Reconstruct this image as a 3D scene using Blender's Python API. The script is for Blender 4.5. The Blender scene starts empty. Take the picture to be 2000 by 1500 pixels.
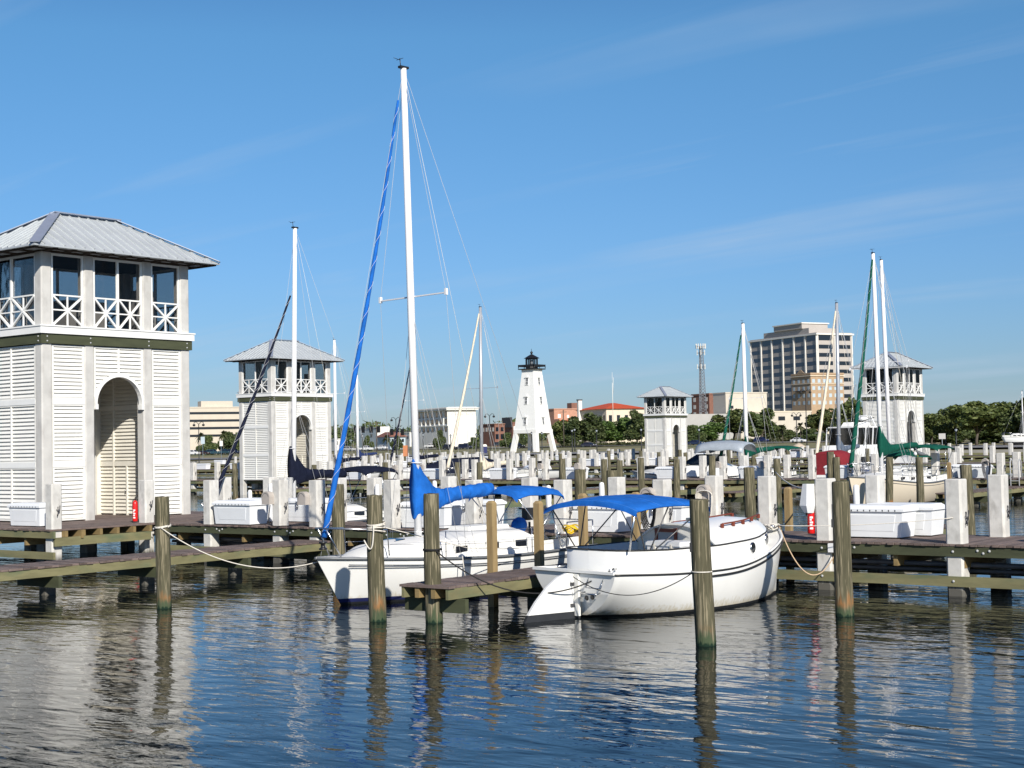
import bpy, bmesh, math, random
import numpy as np
from mathutils import Matrix, Vector
S = bpy.context.scene
COL = S.collection
rnd = random.Random(7)
PI = math.pi
# ------------------------------------------------------------------ camera (world: piers run along X, slips along Y, water at z 0)
FPX, TH, ROLL, PITCH, CAMH = 2880.0, math.radians(38), 0.020, math.atan(120/2880.0), 3.3
RT = Vector((math.cos(TH), math.sin(TH), 0)); FWH = Vector((-math.sin(TH), math.cos(TH), 0))
FW = Vector((-math.sin(TH)*math.cos(PITCH), math.cos(TH)*math.cos(PITCH), math.sin(PITCH)))
UP = RT.cross(FW)
CAM0 = Vector((0, 0, CAMH))
cam_d = bpy.data.cameras.new('camera'); cam = bpy.data.objects.new('camera', cam_d); COL.objects.link(cam)
cx = RT*math.cos(ROLL) - UP*math.sin(ROLL); cy = RT*math.sin(ROLL) + UP*math.cos(ROLL)
cam.matrix_world = Matrix(((cx.x, cy.x, -FW.x, 0), (cx.y, cy.y, -FW.y, 0), (cx.z, cy.z, -FW.z, CAMH), (0, 0, 0, 1)))
cam_d.sensor_width = 36; cam_d.lens = FPX/2000*36; cam_d.clip_start = 0.2; cam_d.clip_end = 6000
S.camera = cam

def ray(px, py):
    x, y = px-1000, py-750
    c, s = math.cos(ROLL), math.sin(ROLL)
    return FW*FPX + RT*(x*c - y*s) - UP*(x*s + y*c)
def G(px, py, z):
    "surveyed point: where the sight line meets height z"
    r = ray(px, py); return CAM0 + r*((z-CAMH)/r.z)
def Dp(px, py, d):
    "surveyed point at ground distance d"
    r = ray(px, py); return CAM0 + r*(d/r.dot(FWH))

# ------------------------------------------------------------------ sky, sun, exposure
SUN_EL, SUN_AZ = math.radians(30), math.radians(123.4)
W = bpy.data.worlds.new('World'); S.world = W; W.use_nodes = True
nt = W.node_tree; nt.nodes.clear(); N = nt.nodes.new; LK = nt.links.new
sky = N('ShaderNodeTexSky'); sky.sky_type = 'NISHITA'; sky.sun_disc = False
sky.sun_elevation = SUN_EL; sky.sun_rotation = SUN_AZ; sky.air_density = 1.0; sky.dust_density = 0.2; sky.ozone_density = 3.0; sky.altitude = 0
bg = N('ShaderNodeBackground'); bg.inputs['Strength'].default_value = 0.085
wo = N('ShaderNodeOutputWorld')
CLX, CLY = 6.8, 12.4
tc = N('ShaderNodeTexCoord'); sp = N('ShaderNodeSeparateXYZ'); LK(tc.outputs['Generated'], sp.inputs[0])
def wm(op, a, b=None, c=None):
    n = N('ShaderNodeMath'); n.operation = op
    for i, v in enumerate((a, b, c)):
        if v is None: continue
        if isinstance(v, (int, float)): n.inputs[i].default_value = v
        else: LK(v, n.inputs[i])
    return n.outputs[0]
zz = wm('ADD', wm('MAXIMUM', sp.outputs[2], 0.0), 0.10)
cxy = N('ShaderNodeCombineXYZ'); LK(wm('DIVIDE', sp.outputs[0], zz), cxy.inputs[0]); LK(wm('DIVIDE', sp.outputs[1], zz), cxy.inputs[1])
mp = N('ShaderNodeMapping'); mp.inputs['Rotation'].default_value = (0, 0, math.radians(62)); mp.inputs['Scale'].default_value = (0.38, 2.6, 1); mp.inputs['Location'].default_value = (CLX, CLY, 0); LK(cxy.outputs[0], mp.inputs[0])
cn = N('ShaderNodeTexNoise'); cn.inputs['Scale'].default_value = 0.75; cn.inputs['Detail'].default_value = 7; cn.inputs['Roughness'].default_value = 0.55; cn.inputs['Distortion'].default_value = 0.5
LK(mp.outputs[0], cn.inputs['Vector'])
cr = N('ShaderNodeMapRange'); cr.inputs['From Min'].default_value = 0.50; cr.inputs['From Max'].default_value = 0.80; cr.inputs['To Max'].default_value = 0.62; LK(cn.outputs[0], cr.inputs[0])
cn2 = N('ShaderNodeTexNoise'); cn2.inputs['Scale'].default_value = 0.9; cn2.inputs['Detail'].default_value = 4; LK(cxy.outputs[0], cn2.inputs['Vector'])
cr2 = N('ShaderNodeMapRange'); cr2.inputs['From Min'].default_value = 0.40; cr2.inputs['From Max'].default_value = 0.62; LK(cn2.outputs[0], cr2.inputs[0])
cm = N('ShaderNodeMixRGB'); LK(wm('MULTIPLY', cr.outputs[0], cr2.outputs[0]), cm.inputs[0]); cm.inputs[2].default_value = (4.2, 5.2, 6.4, 1)
hz = N('ShaderNodeValToRGB'); LK(sp.outputs[2], hz.inputs[0]); e = hz.color_ramp.elements   # cooler air towards the horizon
e[0].position = 0.0; e[0].color = (.385, .470, .69, 1); e[1].position = .50; e[1].color = (.18, .36, .68, 1); k = e.new(.12); k.color = (.43, .625, .85, 1); k = e.new(.27); k.color = (.47, .78, .94, 1)
hm = N('ShaderNodeMixRGB'); hm.blend_type = 'MULTIPLY'; hm.inputs[0].default_value = 1; LK(sky.outputs[0], hm.inputs[1]); LK(hz.outputs[0], hm.inputs[2]); LK(hm.outputs[0], cm.inputs[1])
LK(cm.outputs[0], bg.inputs[0]); LK(bg.outputs[0], wo.inputs[0])
sd = bpy.data.lights.new('sun', 'SUN'); so = bpy.data.objects.new('sun', sd); COL.objects.link(so)
sd.energy = 4.3; sd.angle = math.radians(0.5); sd.color = (1.0, 0.94, 0.85)
sv = Vector((math.sin(SUN_AZ)*math.cos(SUN_EL), math.cos(SUN_AZ)*math.cos(SUN_EL), math.sin(SUN_EL)))
so.rotation_euler = sv.to_track_quat('Z', 'Y').to_euler()
S.view_settings.view_transform = 'Standard'; S.view_settings.look = 'None'; S.view_settings.exposure = 0.45; S.view_settings.gamma = 1
S.cycles.max_bounces = 6; S.cycles.transparent_max_bounces = 12

# ------------------------------------------------------------------ materials
M = {}
def mat(name, col, rough=0.6, var=0.12, vscale=3.0, metal=0.0, bump=0.0, bscale=20.0, stretch=(1, 1, 1), island=0.0, spec=0.5, objcol=False, stain=None, coords='Object', grain=None):
    m = bpy.data.materials.new(name); m.use_nodes = True; t = m.node_tree; b = t.nodes['Principled BSDF']
    b.inputs['Roughness'].default_value = rough; b.inputs['Metallic'].default_value = metal
    b.inputs['Specular IOR Level'].default_value = spec
    def n(k): return t.nodes.new(k)
    tcn = n('ShaderNodeTexCoord'); mpn = n('ShaderNodeMapping'); mpn.inputs['Scale'].default_value = stretch
    t.links.new(tcn.outputs[coords], mpn.inputs[0])
    nz = n('ShaderNodeTexNoise'); nz.inputs['Scale'].default_value = vscale; nz.inputs['Detail'].default_value = 6; nz.inputs['Roughness'].default_value = 0.6
    t.links.new(mpn.outputs[0], nz.inputs['Vector'])
    fac = n('ShaderNodeMapRange'); fac.inputs['From Min'].default_value = 0.3; fac.inputs['From Max'].default_value = 0.7
    fac.inputs['To Min'].default_value = 1-var; fac.inputs['To Max'].default_value = 1+var; t.links.new(nz.outputs[0], fac.inputs[0])
    mul = n('ShaderNodeMixRGB'); mul.blend_type = 'MULTIPLY'; mul.inputs[0].default_value = 1
    if objcol:
        oi = n('ShaderNodeObjectInfo'); t.links.new(oi.outputs['Color'], mul.inputs[1])
    else: mul.inputs[1].default_value = (*col, 1)
    cb = n('ShaderNodeCombineXYZ')
    for i in range(3): t.links.new(fac.outputs[0], cb.inputs[i])
    t.links.new(cb.outputs[0], mul.inputs[2]); out = mul.outputs[0]
    if island:
        ge = n('ShaderNodeNewGeometry'); mr = n('ShaderNodeMapRange'); mr.inputs['To Min'].default_value = 1-island; mr.inputs['To Max'].default_value = 1+island
        t.links.new(ge.outputs['Random Per Island'], mr.inputs[0]); c2 = n('ShaderNodeCombineXYZ')
        for i in range(3): t.links.new(mr.outputs[0], c2.inputs[i])
        m2 = n('ShaderNodeMixRGB'); m2.blend_type = 'MULTIPLY'; m2.inputs[0].default_value = 1
        t.links.new(out, m2.inputs[1]); t.links.new(c2.outputs[0], m2.inputs[2]); out = m2.outputs[0]
    if grain:  # light or dark streaks: (colour, scale, stretch, low, high)
        gm = n('ShaderNodeMapping'); gm.inputs['Scale'].default_value = grain[2]; t.links.new(tcn.outputs[coords], gm.inputs[0])
        oi2 = n('ShaderNodeObjectInfo'); ad = n('ShaderNodeVectorMath'); ad.operation = 'ADD'
        sc = n('ShaderNodeVectorMath'); sc.operation = 'SCALE'; sc.inputs[3].default_value = 37; t.links.new(oi2.outputs['Random'], sc.inputs[0])
        t.links.new(gm.outputs[0], ad.inputs[0]); t.links.new(sc.outputs[0], ad.inputs[1])
        gn = n('ShaderNodeTexNoise'); gn.inputs['Scale'].default_value = grain[1]; gn.inputs['Detail'].default_value = 5; t.links.new(ad.outputs[0], gn.inputs['Vector'])
        gr = n('ShaderNodeMapRange'); gr.inputs['From Min'].default_value = grain[3]; gr.inputs['From Max'].default_value = grain[4]; t.links.new(gn.outputs[0], gr.inputs[0])
        m3 = n('ShaderNodeMixRGB'); t.links.new(gr.outputs[0], m3.inputs[0]); t.links.new(out, m3.inputs[1]); m3.inputs[2].default_value = (*grain[0], 1); out = m3.outputs[0]
    if stain:  # list of (colour, z0 full, z1 none, noise amount) in world height: tide marks and rust
        for (sc_, z0, z1, na, zb) in stain:
            ge = n('ShaderNodeNewGeometry'); sx = n('ShaderNodeSeparateXYZ'); t.links.new(ge.outputs['Position'], sx.inputs[0])
            sn = n('ShaderNodeTexNoise'); sn.inputs['Scale'].default_value = 4.0; sn.inputs['Detail'].default_value = 5
            smp = n('ShaderNodeMapping'); smp.inputs['Scale'].default_value = (4, 4, 0.5); t.links.new(ge.outputs['Position'], smp.inputs[0]); t.links.new(smp.outputs[0], sn.inputs['Vector'])
            a1 = n('ShaderNodeMath'); a1.operation = 'MULTIPLY_ADD'; a1.inputs[1].default_value = na; t.links.new(sn.outputs[0], a1.inputs[0]); t.links.new(sx.outputs[2], a1.inputs[2])
            mr = n('ShaderNodeMapRange'); mr.inputs['From Min'].default_value = z0+na*.5; mr.inputs['From Max'].default_value = z1+na*.5; mr.inputs['To Min'].default_value = 1; mr.inputs['To Max'].default_value = 0
            t.links.new(a1.outputs[0], mr.inputs[0]); f = mr.outputs[0]
            if zb is not None:
                mr2 = n('ShaderNodeMapRange'); mr2.inputs['From Min'].default_value = zb; mr2.inputs['From Max'].default_value = zb+.12; t.links.new(sx.outputs[2], mr2.inputs[0])
                sn2 = n('ShaderNodeTexNoise'); sn2.inputs['Scale'].default_value = 1.3; t.links.new(ge.outputs['Position'], sn2.inputs['Vector'])
                mr3 = n('ShaderNodeMapRange'); mr3.inputs['From Min'].default_value = .5; mr3.inputs['From Max'].default_value = .62; t.links.new(sn2.outputs[0], mr3.inputs[0])
                ml = n('ShaderNodeMath'); ml.operation = 'MULTIPLY'; t.links.new(f, ml.inputs[0]); t.links.new(mr2.outputs[0], ml.inputs[1])
                ml2 = n('ShaderNodeMath'); ml2.operation = 'MULTIPLY'; t.links.new(ml.outputs[0], ml2.inputs[0]); t.links.new(mr3.outputs[0], ml2.inputs[1]); f = ml2.outputs[0]
            mx = n('ShaderNodeMixRGB'); t.links.new(f, mx.inputs[0]); t.links.new(out, mx.inputs[1]); mx.inputs[2].default_value = (*sc_, 1); out = mx.outputs[0]
    t.links.new(out, b.inputs['Base Color'])
    if bump:
        bn = n('ShaderNodeTexNoise'); bn.inputs['Scale'].default_value = bscale; bn.inputs['Detail'].default_value = 6; t.links.new(mpn.outputs[0], bn.inputs['Vector'])
        bp = n('ShaderNodeBump'); bp.inputs['Strength'].default_value = 0.7; bp.inputs['Distance'].default_value = bump
        t.links.new(bn.outputs[0], bp.inputs['Height']); t.links.new(bp.outputs[0], b.inputs['Normal'])
    M[name] = m; return m

mat('concrete', (.58, .565, .525), .85, .16, 3.5, bump=.004, bscale=40, grain=((.40, .385, .35), 5, (1, 1, .45), .55, .75), stain=[((.10, .095, .08), .14, .34, .25, None)])
mat('tower_concrete', (.52, .51, .48), .85, .12, 2.0, bump=.003, bscale=40, grain=((.40, .385, .36), 2.2, (1, 1, .6), .56, .75))
mat('pile_wood', (.095, .088, .055), .95, .35, 7, bump=.02, bscale=12, stretch=(3, 3, .2), spec=.15, grain=((.235, .205, .135), 11, (3, 3, .14), .53, .60),
    stain=[((.30, .14, .05), .25, .50, 1.1, .12), ((.060, .082, .045), .10, .26, .8, None), ((.012, .028, .018), .02, .05, .30, None)])
mat('post_wood', (.30, .215, .10), .8, .18, 5, bump=.004, stretch=(2, 2, .25), grain=((.24, .15, .06), 6, (2, 2, .2), .55, .68))
mat('deck_wood', (.140, .104, .090), .85, .25, 6, bump=.004, bscale=25, island=.38, grain=((.20, .155, .135), 4, (1, 1, 1), .55, .75))
mat('beam_wood', (.185, .172, .085), .85, .22, 3, bump=.003, stretch=(.4, .4, 2), grain=((.115, .14, .075), 1.3, (.6, .6, 2), .5, .65))
mat('joist_wood', (.22, .155, .065), .85, .2, 4, bump=.003, stretch=(.5, .5, 2))
mat('green_beam', (.055, .062, .030), .8, .25, 3, bump=.003, stretch=(.4, .4, 2))
mat('dark_timber', (.045, .030, .018), .85, .2, 3)
mat('louvre_white', (.78, .77, .72), .55, .04, 2)
mat('alcove_cream', (.70, .675, .60), .6, .05, 2)
mat('trim_white', (.80, .80, .77), .5, .04, 2)
mat('metal_roof', (.50, .53, .54), .5, .08, 1.2, metal=.25)
mat('roof_cap', (.34, .38, .46), .4, .08, 2, metal=.4)
mat('gelcoat', (.80, .80, .77), .25, .03, 1.5)
mat('deck_gel', (.76, .75, .70), .5, .04, 3)
mat('box_white', (.78, .80, .81), .4, .04, 1.5)
mat('black_rub', (.02, .02, .02), .5, .1)
mat('rail_grey', (.13, .14, .15), .45, .15)
mat('grey_line', (.20, .21, .22), .45, .1)
mat('antifoul', (.020, .022, .026), .6, .2, 4)
mat('navy_boot', (.020, .026, .11), .4, .1)
mat('canvas_blue', (.010, .115, .44), .85, .24, 3, bump=.03, bscale=5, spec=.2)
mat('canvas_dark', (.008, .011, .026), .85, .15, 6, bump=.02, bscale=5, spec=.15)
mat('canvas_navy', (.012, .028, .11), .8, .15, 6, bump=.006, bscale=7)
mat('canvas_green', (.005, .075, .050), .8, .14, 6, bump=.02, bscale=5, spec=.15)
mat('canvas_red', (.20, .010, .016), .75, .12, 6, bump=.006, bscale=7)
mat('canvas_grey', (.11, .14, .19), .75, .12, 6)
mat('canvas_clear', (.33, .37, .41), .4, .1, 4)
mat('sail_cream', (.68, .60, .46), .8, .08, 6, bump=.006, bscale=7)
mat('seam_blue', (.06, .22, .58), .7, .02)
mat('thread_white', (.75, .75, .75), .6, .02)
mat('rope_white', (.66, .62, .54), .85, .15, 40)
mat('rope_tan', (.55, .40, .26), .85, .15, 40)
mat('rope_black', (.012, .012, .012), .8, .1, 40)
mat('rope_yellow', (.75, .50, .02), .7, .1, 40)
mat('bolt', (.42, .43, .43), .6, .1)
mat('wire', (.40, .41, .42), .5, .05)
mat('lattice_steel', (.17, .18, .20), .5, .1)
mat('steel', (.55, .56, .57), .25, .05, metal=1.0)
mat('dark_steel', (.10, .10, .105), .4, .1, metal=.6)
mat('mast_white', (.80, .80, .80), .35, .03)
mat('mast_grey', (.42, .44, .47), .4, .05, metal=.3)
mat('black_metal', (.012, .012, .013), .45, .1)
mat('black_plastic', (.015, .015, .016), .4, .1)
mat('window_dark', (.012, .015, .022), .08, .1, spec=.8)
mat('window_blue', (.020, .030, .065), .08, .15, .2, spec=.8)
mat('teak', (.16, .035, .018), .5, .2, 6, stretch=(1, 1, 4))
mat('red_paint', (.62, .012, .012), .3, .05)
mat('towel_orange', (.50, .20, .09), .9, .1)
mat('orange_float', (.80, .09, .03), .5, .1)
mat('beige_plastic', (.42, .38, .34), .55, .05)
mat('white_plastic', (.80, .80, .79), .4, .03)
mat('brown_post', (.10, .055, .045), .5, .15)
mat('pipe_grey', (.10, .10, .11), .5, .2)
mat('wall_white', (.74, .72, .66), .8, .05, .3)
mat('wall_cream', (.66, .58, .45), .85, .06, .3)
mat('wall_beige', (.55, .49, .40), .85, .05, .3)
mat('wall_stone', (.54, .49, .41), .85, .06, .3)
mat('hull_white', (.80, .80, .77), .22, .03, 1.5, stain=[((.62, .57, .45), .05, .20, .4, None)])
mat('wall_office', (.42, .385, .35), .85, .05, .2)
mat('wall_grey', (.40, .39, .37), .85, .06, .3)
mat('wall_tan', (.40, .285, .18), .85, .1, .6)
mat('wall_brick', (.21, .10, .07), .9, .15, .8)
mat('wall_pink', (.46, .25, .17), .9, .12, .8)
mat('wall_dark', (.055, .055, .06), .8, .2, .5)
mat('wall_bluegrey', (.42, .50, .54), .8, .05, .3)
mat('roof_red', (.50, .075, .022), .8, .15, 1.0)
mat('roof_brown', (.20, .085, .06), .85, .15, 1.0)
mat('roof_grey', (.22, .22, .22), .85, .15, 1.0)
mat('asphalt', (.20, .195, .185), .9, .12, .4)
mat('kerb', (.30, .285, .25), .9, .1, .5)
mat('bark', (.085, .070, .055), .9, .25, 8, bump=.02, stretch=(2, 2, .4))
mat('car_paint', (1, 1, 1), .3, .02, objcol=True)
mat('tyre', (.015, .015, .015), .8, .1)
mat('gull_white', (.75, .75, .74), .7, .05)
mat('gull_grey', (.12, .13, .14), .7, .1)
mat('bare_sand', (.48, .40, .30), .9, .15, .5)
# leaves: light and dark by island
def leafmat(name, a, b):
    m = bpy.data.materials.new(name); m.use_nodes = True; t = m.node_tree; p = t.nodes['Principled BSDF']; p.inputs['Roughness'].default_value = .6
    g = t.nodes.new('ShaderNodeNewGeometry'); r = t.nodes.new('ShaderNodeMixRGB'); t.links.new(g.outputs['Random Per Island'], r.inputs[0])
    r.inputs[1].default_value = (*a, 1); r.inputs[2].default_value = (*b, 1)
    oi = t.nodes.new('ShaderNodeObjectInfo'); mr = t.nodes.new('ShaderNodeMapRange'); mr.inputs['To Min'].default_value = .8; mr.inputs['To Max'].default_value = 1.2
    t.links.new(oi.outputs['Random'], mr.inputs[0]); c = t.nodes.new('ShaderNodeCombineXYZ')
    for i in range(3): t.links.new(mr.outputs[0], c.inputs[i])
    x = t.nodes.new('ShaderNodeMixRGB'); x.blend_type = 'MULTIPLY'; x.inputs[0].default_value = 1
    t.links.new(r.outputs[0], x.inputs[1]); t.links.new(c.outputs[0], x.inputs[2]); t.links.new(x.outputs[0], p.inputs['Base Color'])
    tr = t.nodes.new('ShaderNodeBsdfTranslucent'); t.links.new(x.outputs[0], tr.inputs[0]); mx = t.nodes.new('ShaderNodeMixShader'); mx.inputs[0].default_value = .25
    o = t.nodes['Material Output']; t.links.new(p.outputs[0], mx.inputs[1]); t.links.new(tr.outputs[0], mx.inputs[2]); t.links.new(mx.outputs[0], o.inputs[0])
    M[name] = m
leafmat('leaf_oak', (.055, .085, .022), (.165, .19, .055))
leafmat('leaf_dark', (.045, .075, .024), (.125, .155, .048))
leafmat('leaf_bright', (.055, .110, .022), (.125, .190, .045))
leafmat('leaf_palm', (.050, .065, .025), (.110, .115, .045))
leafmat('leaf_hedge', (.035, .055, .018), (.10, .10, .04))
# see-through tinted window panes
def panemat(name, tint, gl):
    m = bpy.data.materials.new(name); m.use_nodes = True; t = m.node_tree; t.nodes.remove(t.nodes['Principled BSDF'])
    tr = t.nodes.new('ShaderNodeBsdfTransparent'); tr.inputs[0].default_value = (*tint, 1)
    g = t.nodes.new('ShaderNodeBsdfGlossy'); g.inputs['Roughness'].default_value = .03; g.inputs[0].default_value = (.9, .9, .9, 1)
    nz = t.nodes.new('ShaderNodeTexNoise'); nz.inputs['Scale'].default_value = 2.5; bp = t.nodes.new('ShaderNodeBump'); bp.inputs['Distance'].default_value = .01; bp.inputs['Strength'].default_value = .3
    t.links.new(nz.outputs[0], bp.inputs['Height']); t.links.new(bp.outputs[0], g.inputs['Normal'])
    f = t.nodes.new('ShaderNodeLayerWeight'); f.inputs[0].default_value = gl
    mx = t.nodes.new('ShaderNodeMixShader'); t.links.new(f.outputs['Fresnel'], mx.inputs[0]); t.links.new(tr.outputs[0], mx.inputs[1]); t.links.new(g.outputs[0], mx.inputs[2])
    t.links.new(mx.outputs[0], t.nodes['Material Output'].inputs[0]); M[name] = m
panemat('pane', (.74, .74, .74), .16)
panemat('boat_glass', (.12, .13, .15), .4)
# water
def watermat():
    m = bpy.data.materials.new('water'); m.use_nodes = True; t = m.node_tree; b = t.nodes['Principled BSDF']; M['water'] = m
    b.inputs['Base Color'].default_value = (.006, .009, .010, 1); b.inputs['Roughness'].default_value = .02; b.inputs['IOR'].default_value = 1.333
    b.inputs['Specular IOR Level'].default_value = .5
    g = t.nodes.new('ShaderNodeNewGeometry')
    def layer(scale, rot, sx, sy, det, dist=.4):
        mpn = t.nodes.new('ShaderNodeMapping'); mpn.inputs['Rotation'].default_value = (0, 0, rot); mpn.inputs['Scale'].default_value = (sx, sy, 1); t.links.new(g.outputs['Position'], mpn.inputs[0])
        nz = t.nodes.new('ShaderNodeTexNoise'); nz.inputs['Scale'].default_value = scale; nz.inputs['Detail'].default_value = det; nz.inputs['Roughness'].default_value = .5; nz.inputs['Distortion'].default_value = dist
        t.links.new(mpn.outputs[0], nz.inputs['Vector']); return nz.outputs[0]
    def ma(op, a, c, d=None):
        n = t.nodes.new('ShaderNodeMath'); n.operation = op
        for i, v in enumerate((a, c, d)):
            if v is None: continue
            if isinstance(v, float): n.inputs[i].default_value = v
            else: t.links.new(v, n.inputs[i])
        return n.outputs[0]
    h = ma('MULTIPLY', layer(1.05, -TH-.1, .6, 1.5, 2), WAVE[0])
    pa = ma('MULTIPLY_ADD', layer(.16, -TH, .6, 1.4, 2), 1.6, .2)   # wind patches
    h = ma('MULTIPLY', h, pa)
    h = ma('MULTIPLY_ADD', layer(2.9, -TH+.12, .6, 1.5, 2), WAVE[1], h)
    h = ma('MULTIPLY_ADD', layer(10.0, -TH-.3, .7, 1.3, 3), WAVE[2], h)
    bp = t.nodes.new('ShaderNodeBump'); bp.inputs['Strength'].default_value = 1; bp.inputs['Distance'].default_value = 1
    t.links.new(h, bp.inputs['Height']); t.links.new(bp.outputs[0], b.inputs['Normal'])
WAVE = (.030, .0115, .0012)
watermat()
def landmat():
    m = bpy.data.materials.new('land'); m.use_nodes = True; t = m.node_tree; b = t.nodes['Principled BSDF']; b.inputs['Roughness'].default_value = .95; M['land'] = m
    g = t.nodes.new('ShaderNodeNewGeometry')
    mpn = t.nodes.new('ShaderNodeMapping'); mpn.inputs['Scale'].default_value = (.25, 1, 1); t.links.new(g.outputs['Position'], mpn.inputs[0])
    a = t.nodes.new('ShaderNodeTexNoise'); a.inputs['Scale'].default_value = .07; a.inputs['Detail'].default_value = 5; t.links.new(mpn.outputs[0], a.inputs['Vector'])
    r = t.nodes.new('ShaderNodeValToRGB'); e = r.color_ramp.elements
    e[0].position = .35; e[0].color = (.10, .115, .038, 1); e[1].position = .68; e[1].color = (.34, .27, .16, 1)
    k = e.new(.5); k.color = (.20, .18, .075, 1); t.links.new(a.outputs[0], r.inputs[0])
    f = t.nodes.new('ShaderNodeTexNoise'); f.inputs['Scale'].default_value = 1.5; f.inputs['Detail'].default_value = 4; t.links.new(g.outputs['Position'], f.inputs['Vector'])
    mx = t.nodes.new('ShaderNodeMixRGB'); mx.blend_type = 'OVERLAY'; mx.inputs[0].default_value = .5; t.links.new(r.outputs[0], mx.inputs[1]); t.links.new(f.outputs[0], mx.inputs[2])
    t.links.new(mx.outputs[0], b.inputs['Base Color'])
landmat()
# ------------------------------------------------------------------ mesh builder
class B:
    def __init__(s): s.v = []; s.f = []; s.mi = []; s.mats = []; s.sm = []; s.cur = 0; s.smooth = False; s.T = None
    def m(s, name):
        if name not in s.mats: s.mats.append(name)
        s.cur = s.mats.index(name); return s
    def add(s, vs, fs, smooth=None):
        o = len(s.v)
        for p in vs:
            p = Vector(p)
            s.v.append(tuple(s.T @ p) if s.T is not None else tuple(p))
        sm = s.smooth if smooth is None else smooth
        for f in fs: s.f.append([i+o for i in f]); s.mi.append(s.cur); s.sm.append(sm)
        return s
    def box(s, x0, y0, z0, x1, y1, z1):
        return s.add([(x0, y0, z0), (x1, y0, z0), (x1, y1, z0), (x0, y1, z0), (x0, y0, z1), (x1, y0, z1), (x1, y1, z1), (x0, y1, z1)],
                     [(0, 3, 2, 1), (4, 5, 6, 7), (0, 1, 5, 4), (1, 2, 6, 5), (2, 3, 7, 6), (3, 0, 4, 7)])
    def prism(s, poly, z0, z1, top=None):
        n = len(poly); top = top or poly
        return s.add([(x, y, z0) for x, y in poly]+[(x, y, z1) for x, y in top],
                     [tuple(range(n-1, -1, -1)), tuple(range(n, 2*n))]+[(i, (i+1) % n, n+(i+1) % n, n+i) for i in range(n)])
    def cpost(s, x, y, w, d, z0, z1, c=.035, ct=.015):
        a, b = w/2, d/2
        def oc(k): return [(x-a+c, y-b+k), (x+a-c, y-b+k), (x+a-k, y-b+c), (x+a-k, y+b-c), (x+a-c, y+b-k), (x-a+c, y+b-k), (x-a+k, y+b-c), (x-a+k, y-b+c)]
        s.prism(oc(0), z0, z1-ct); s.prism(oc(0), z1-ct, z1, oc(ct)); return s
    def bar(s, p, q, w, h=None, roll=0):
        "rectangular bar between two points"
        p, q = Vector(p), Vector(q); h = h or w; d = (q-p).normalized()
        u = Vector((0, 0, 1)); u = u if abs(d.z) < .98 else Vector((0, 1, 0))
        a = d.cross(u).normalized(); b = a.cross(d).normalized()
        if roll: a, b = a*math.cos(roll)+b*math.sin(roll), b*math.cos(roll)-a*math.sin(roll)
        a *= w/2; b *= h/2
        vs = [p-a-b, p+a-b, p+a+b, p-a+b, q-a-b, q+a-b, q+a+b, q-a+b]
        return s.add(vs, [(0, 3, 2, 1), (4, 5, 6, 7), (0, 1, 5, 4), (1, 2, 6, 5), (2, 3, 7, 6), (3, 0, 4, 7)])
    def tube(s, pts, r, n=6, cap=True):
        pts = [Vector(p) for p in pts]; k = len(pts); rs = r if isinstance(r, (list, tuple)) else [r]*k
        rings = []; a = None
        for i in range(k):
            d = (pts[min(i+1, k-1)]-pts[max(i-1, 0)])
            d = d.normalized() if d.length > 1e-9 else Vector((0, 0, 1))
            if a is None:
                u = Vector((0, 0, 1)) if abs(d.z) < .9 else Vector((1, 0, 0)); a = d.cross(u).normalized()
            a = (a-d*a.dot(d)).normalized(); b = d.cross(a)
            rings.append([pts[i]+(a*math.cos(2*PI*j/n)+b*math.sin(2*PI*j/n))*rs[i] for j in range(n)])
        return s.rings(rings, cap=cap)
    def rings(s, rings, closed=True, cap=True, smooth=True):
        n = len(rings[0]); vs = [p for r in rings for p in r]; fs = []
        for i in range(len(rings)-1):
            for j in range(n if closed else n-1):
                k = (j+1) % n; fs.append((i*n+j, i*n+k, (i+1)*n+k, (i+1)*n+j))
        if cap and closed: fs += [tuple(range(n-1, -1, -1)), tuple(range((len(rings)-1)*n, len(rings)*n))]
        return s.add(vs, fs, smooth)
    def lathe(s, prof, x=0, y=0, n=16, cap=True):
        return s.rings([[(x+r*math.cos(2*PI*j/n), y+r*math.sin(2*PI*j/n), z) for j in range(n)] for r, z in prof], cap=cap)
    def ball(s, c, r, n=10, k=6):
        c = Vector(c); r = Vector(r) if hasattr(r, '__len__') else Vector((r, r, r))
        return s.rings([[(c.x+r.x*math.sin(PI*i/k)*math.cos(2*PI*j/n), c.y+r.y*math.sin(PI*i/k)*math.sin(2*PI*j/n), c.z-r.z*math.cos(PI*i/k)) for j in range(n)] for i in [.02]+list(range(1, k))+[k-.02]])
    def mesh(s, name):
        me = bpy.data.meshes.new(name); me.from_pydata(s.v, [], s.f)
        for n in s.mats: me.materials.append(M[n])
        me.polygons.foreach_set('material_index', s.mi); me.polygons.foreach_set('use_smooth', s.sm); me.update(); return me
    def build(s, name, parent=None, loc=None, rz=0, fix=True):
        me = s.mesh(name)
        if fix:
            bm = bmesh.new(); bm.from_mesh(me); bmesh.ops.recalc_face_normals(bm, faces=bm.faces); bm.to_mesh(me); bm.free()
        return link(name, me, parent, loc, rz)
def link(name, me, parent=None, loc=None, rz=0, scale=None):
    o = bpy.data.objects.new(name, me); COL.objects.link(o)
    if parent: o.parent = parent
    if loc is not None: o.location = loc
    if rz: o.rotation_euler = (0, 0, rz)
    if scale is not None: o.scale = scale
    return o
def tag(o, label, cat, group=None):
    o['label'] = label; o['category'] = cat
    if group: o['group'] = group
    return o
def thing(name, label, cat, loc=(0, 0, 0), rz=0, group=None):
    o = bpy.data.objects.new(name, None); COL.objects.link(o); o.location = loc; o.rotation_euler = (0, 0, rz); o.empty_display_size = .1
    return tag(o, label, cat, group)
KIDS = {}
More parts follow.
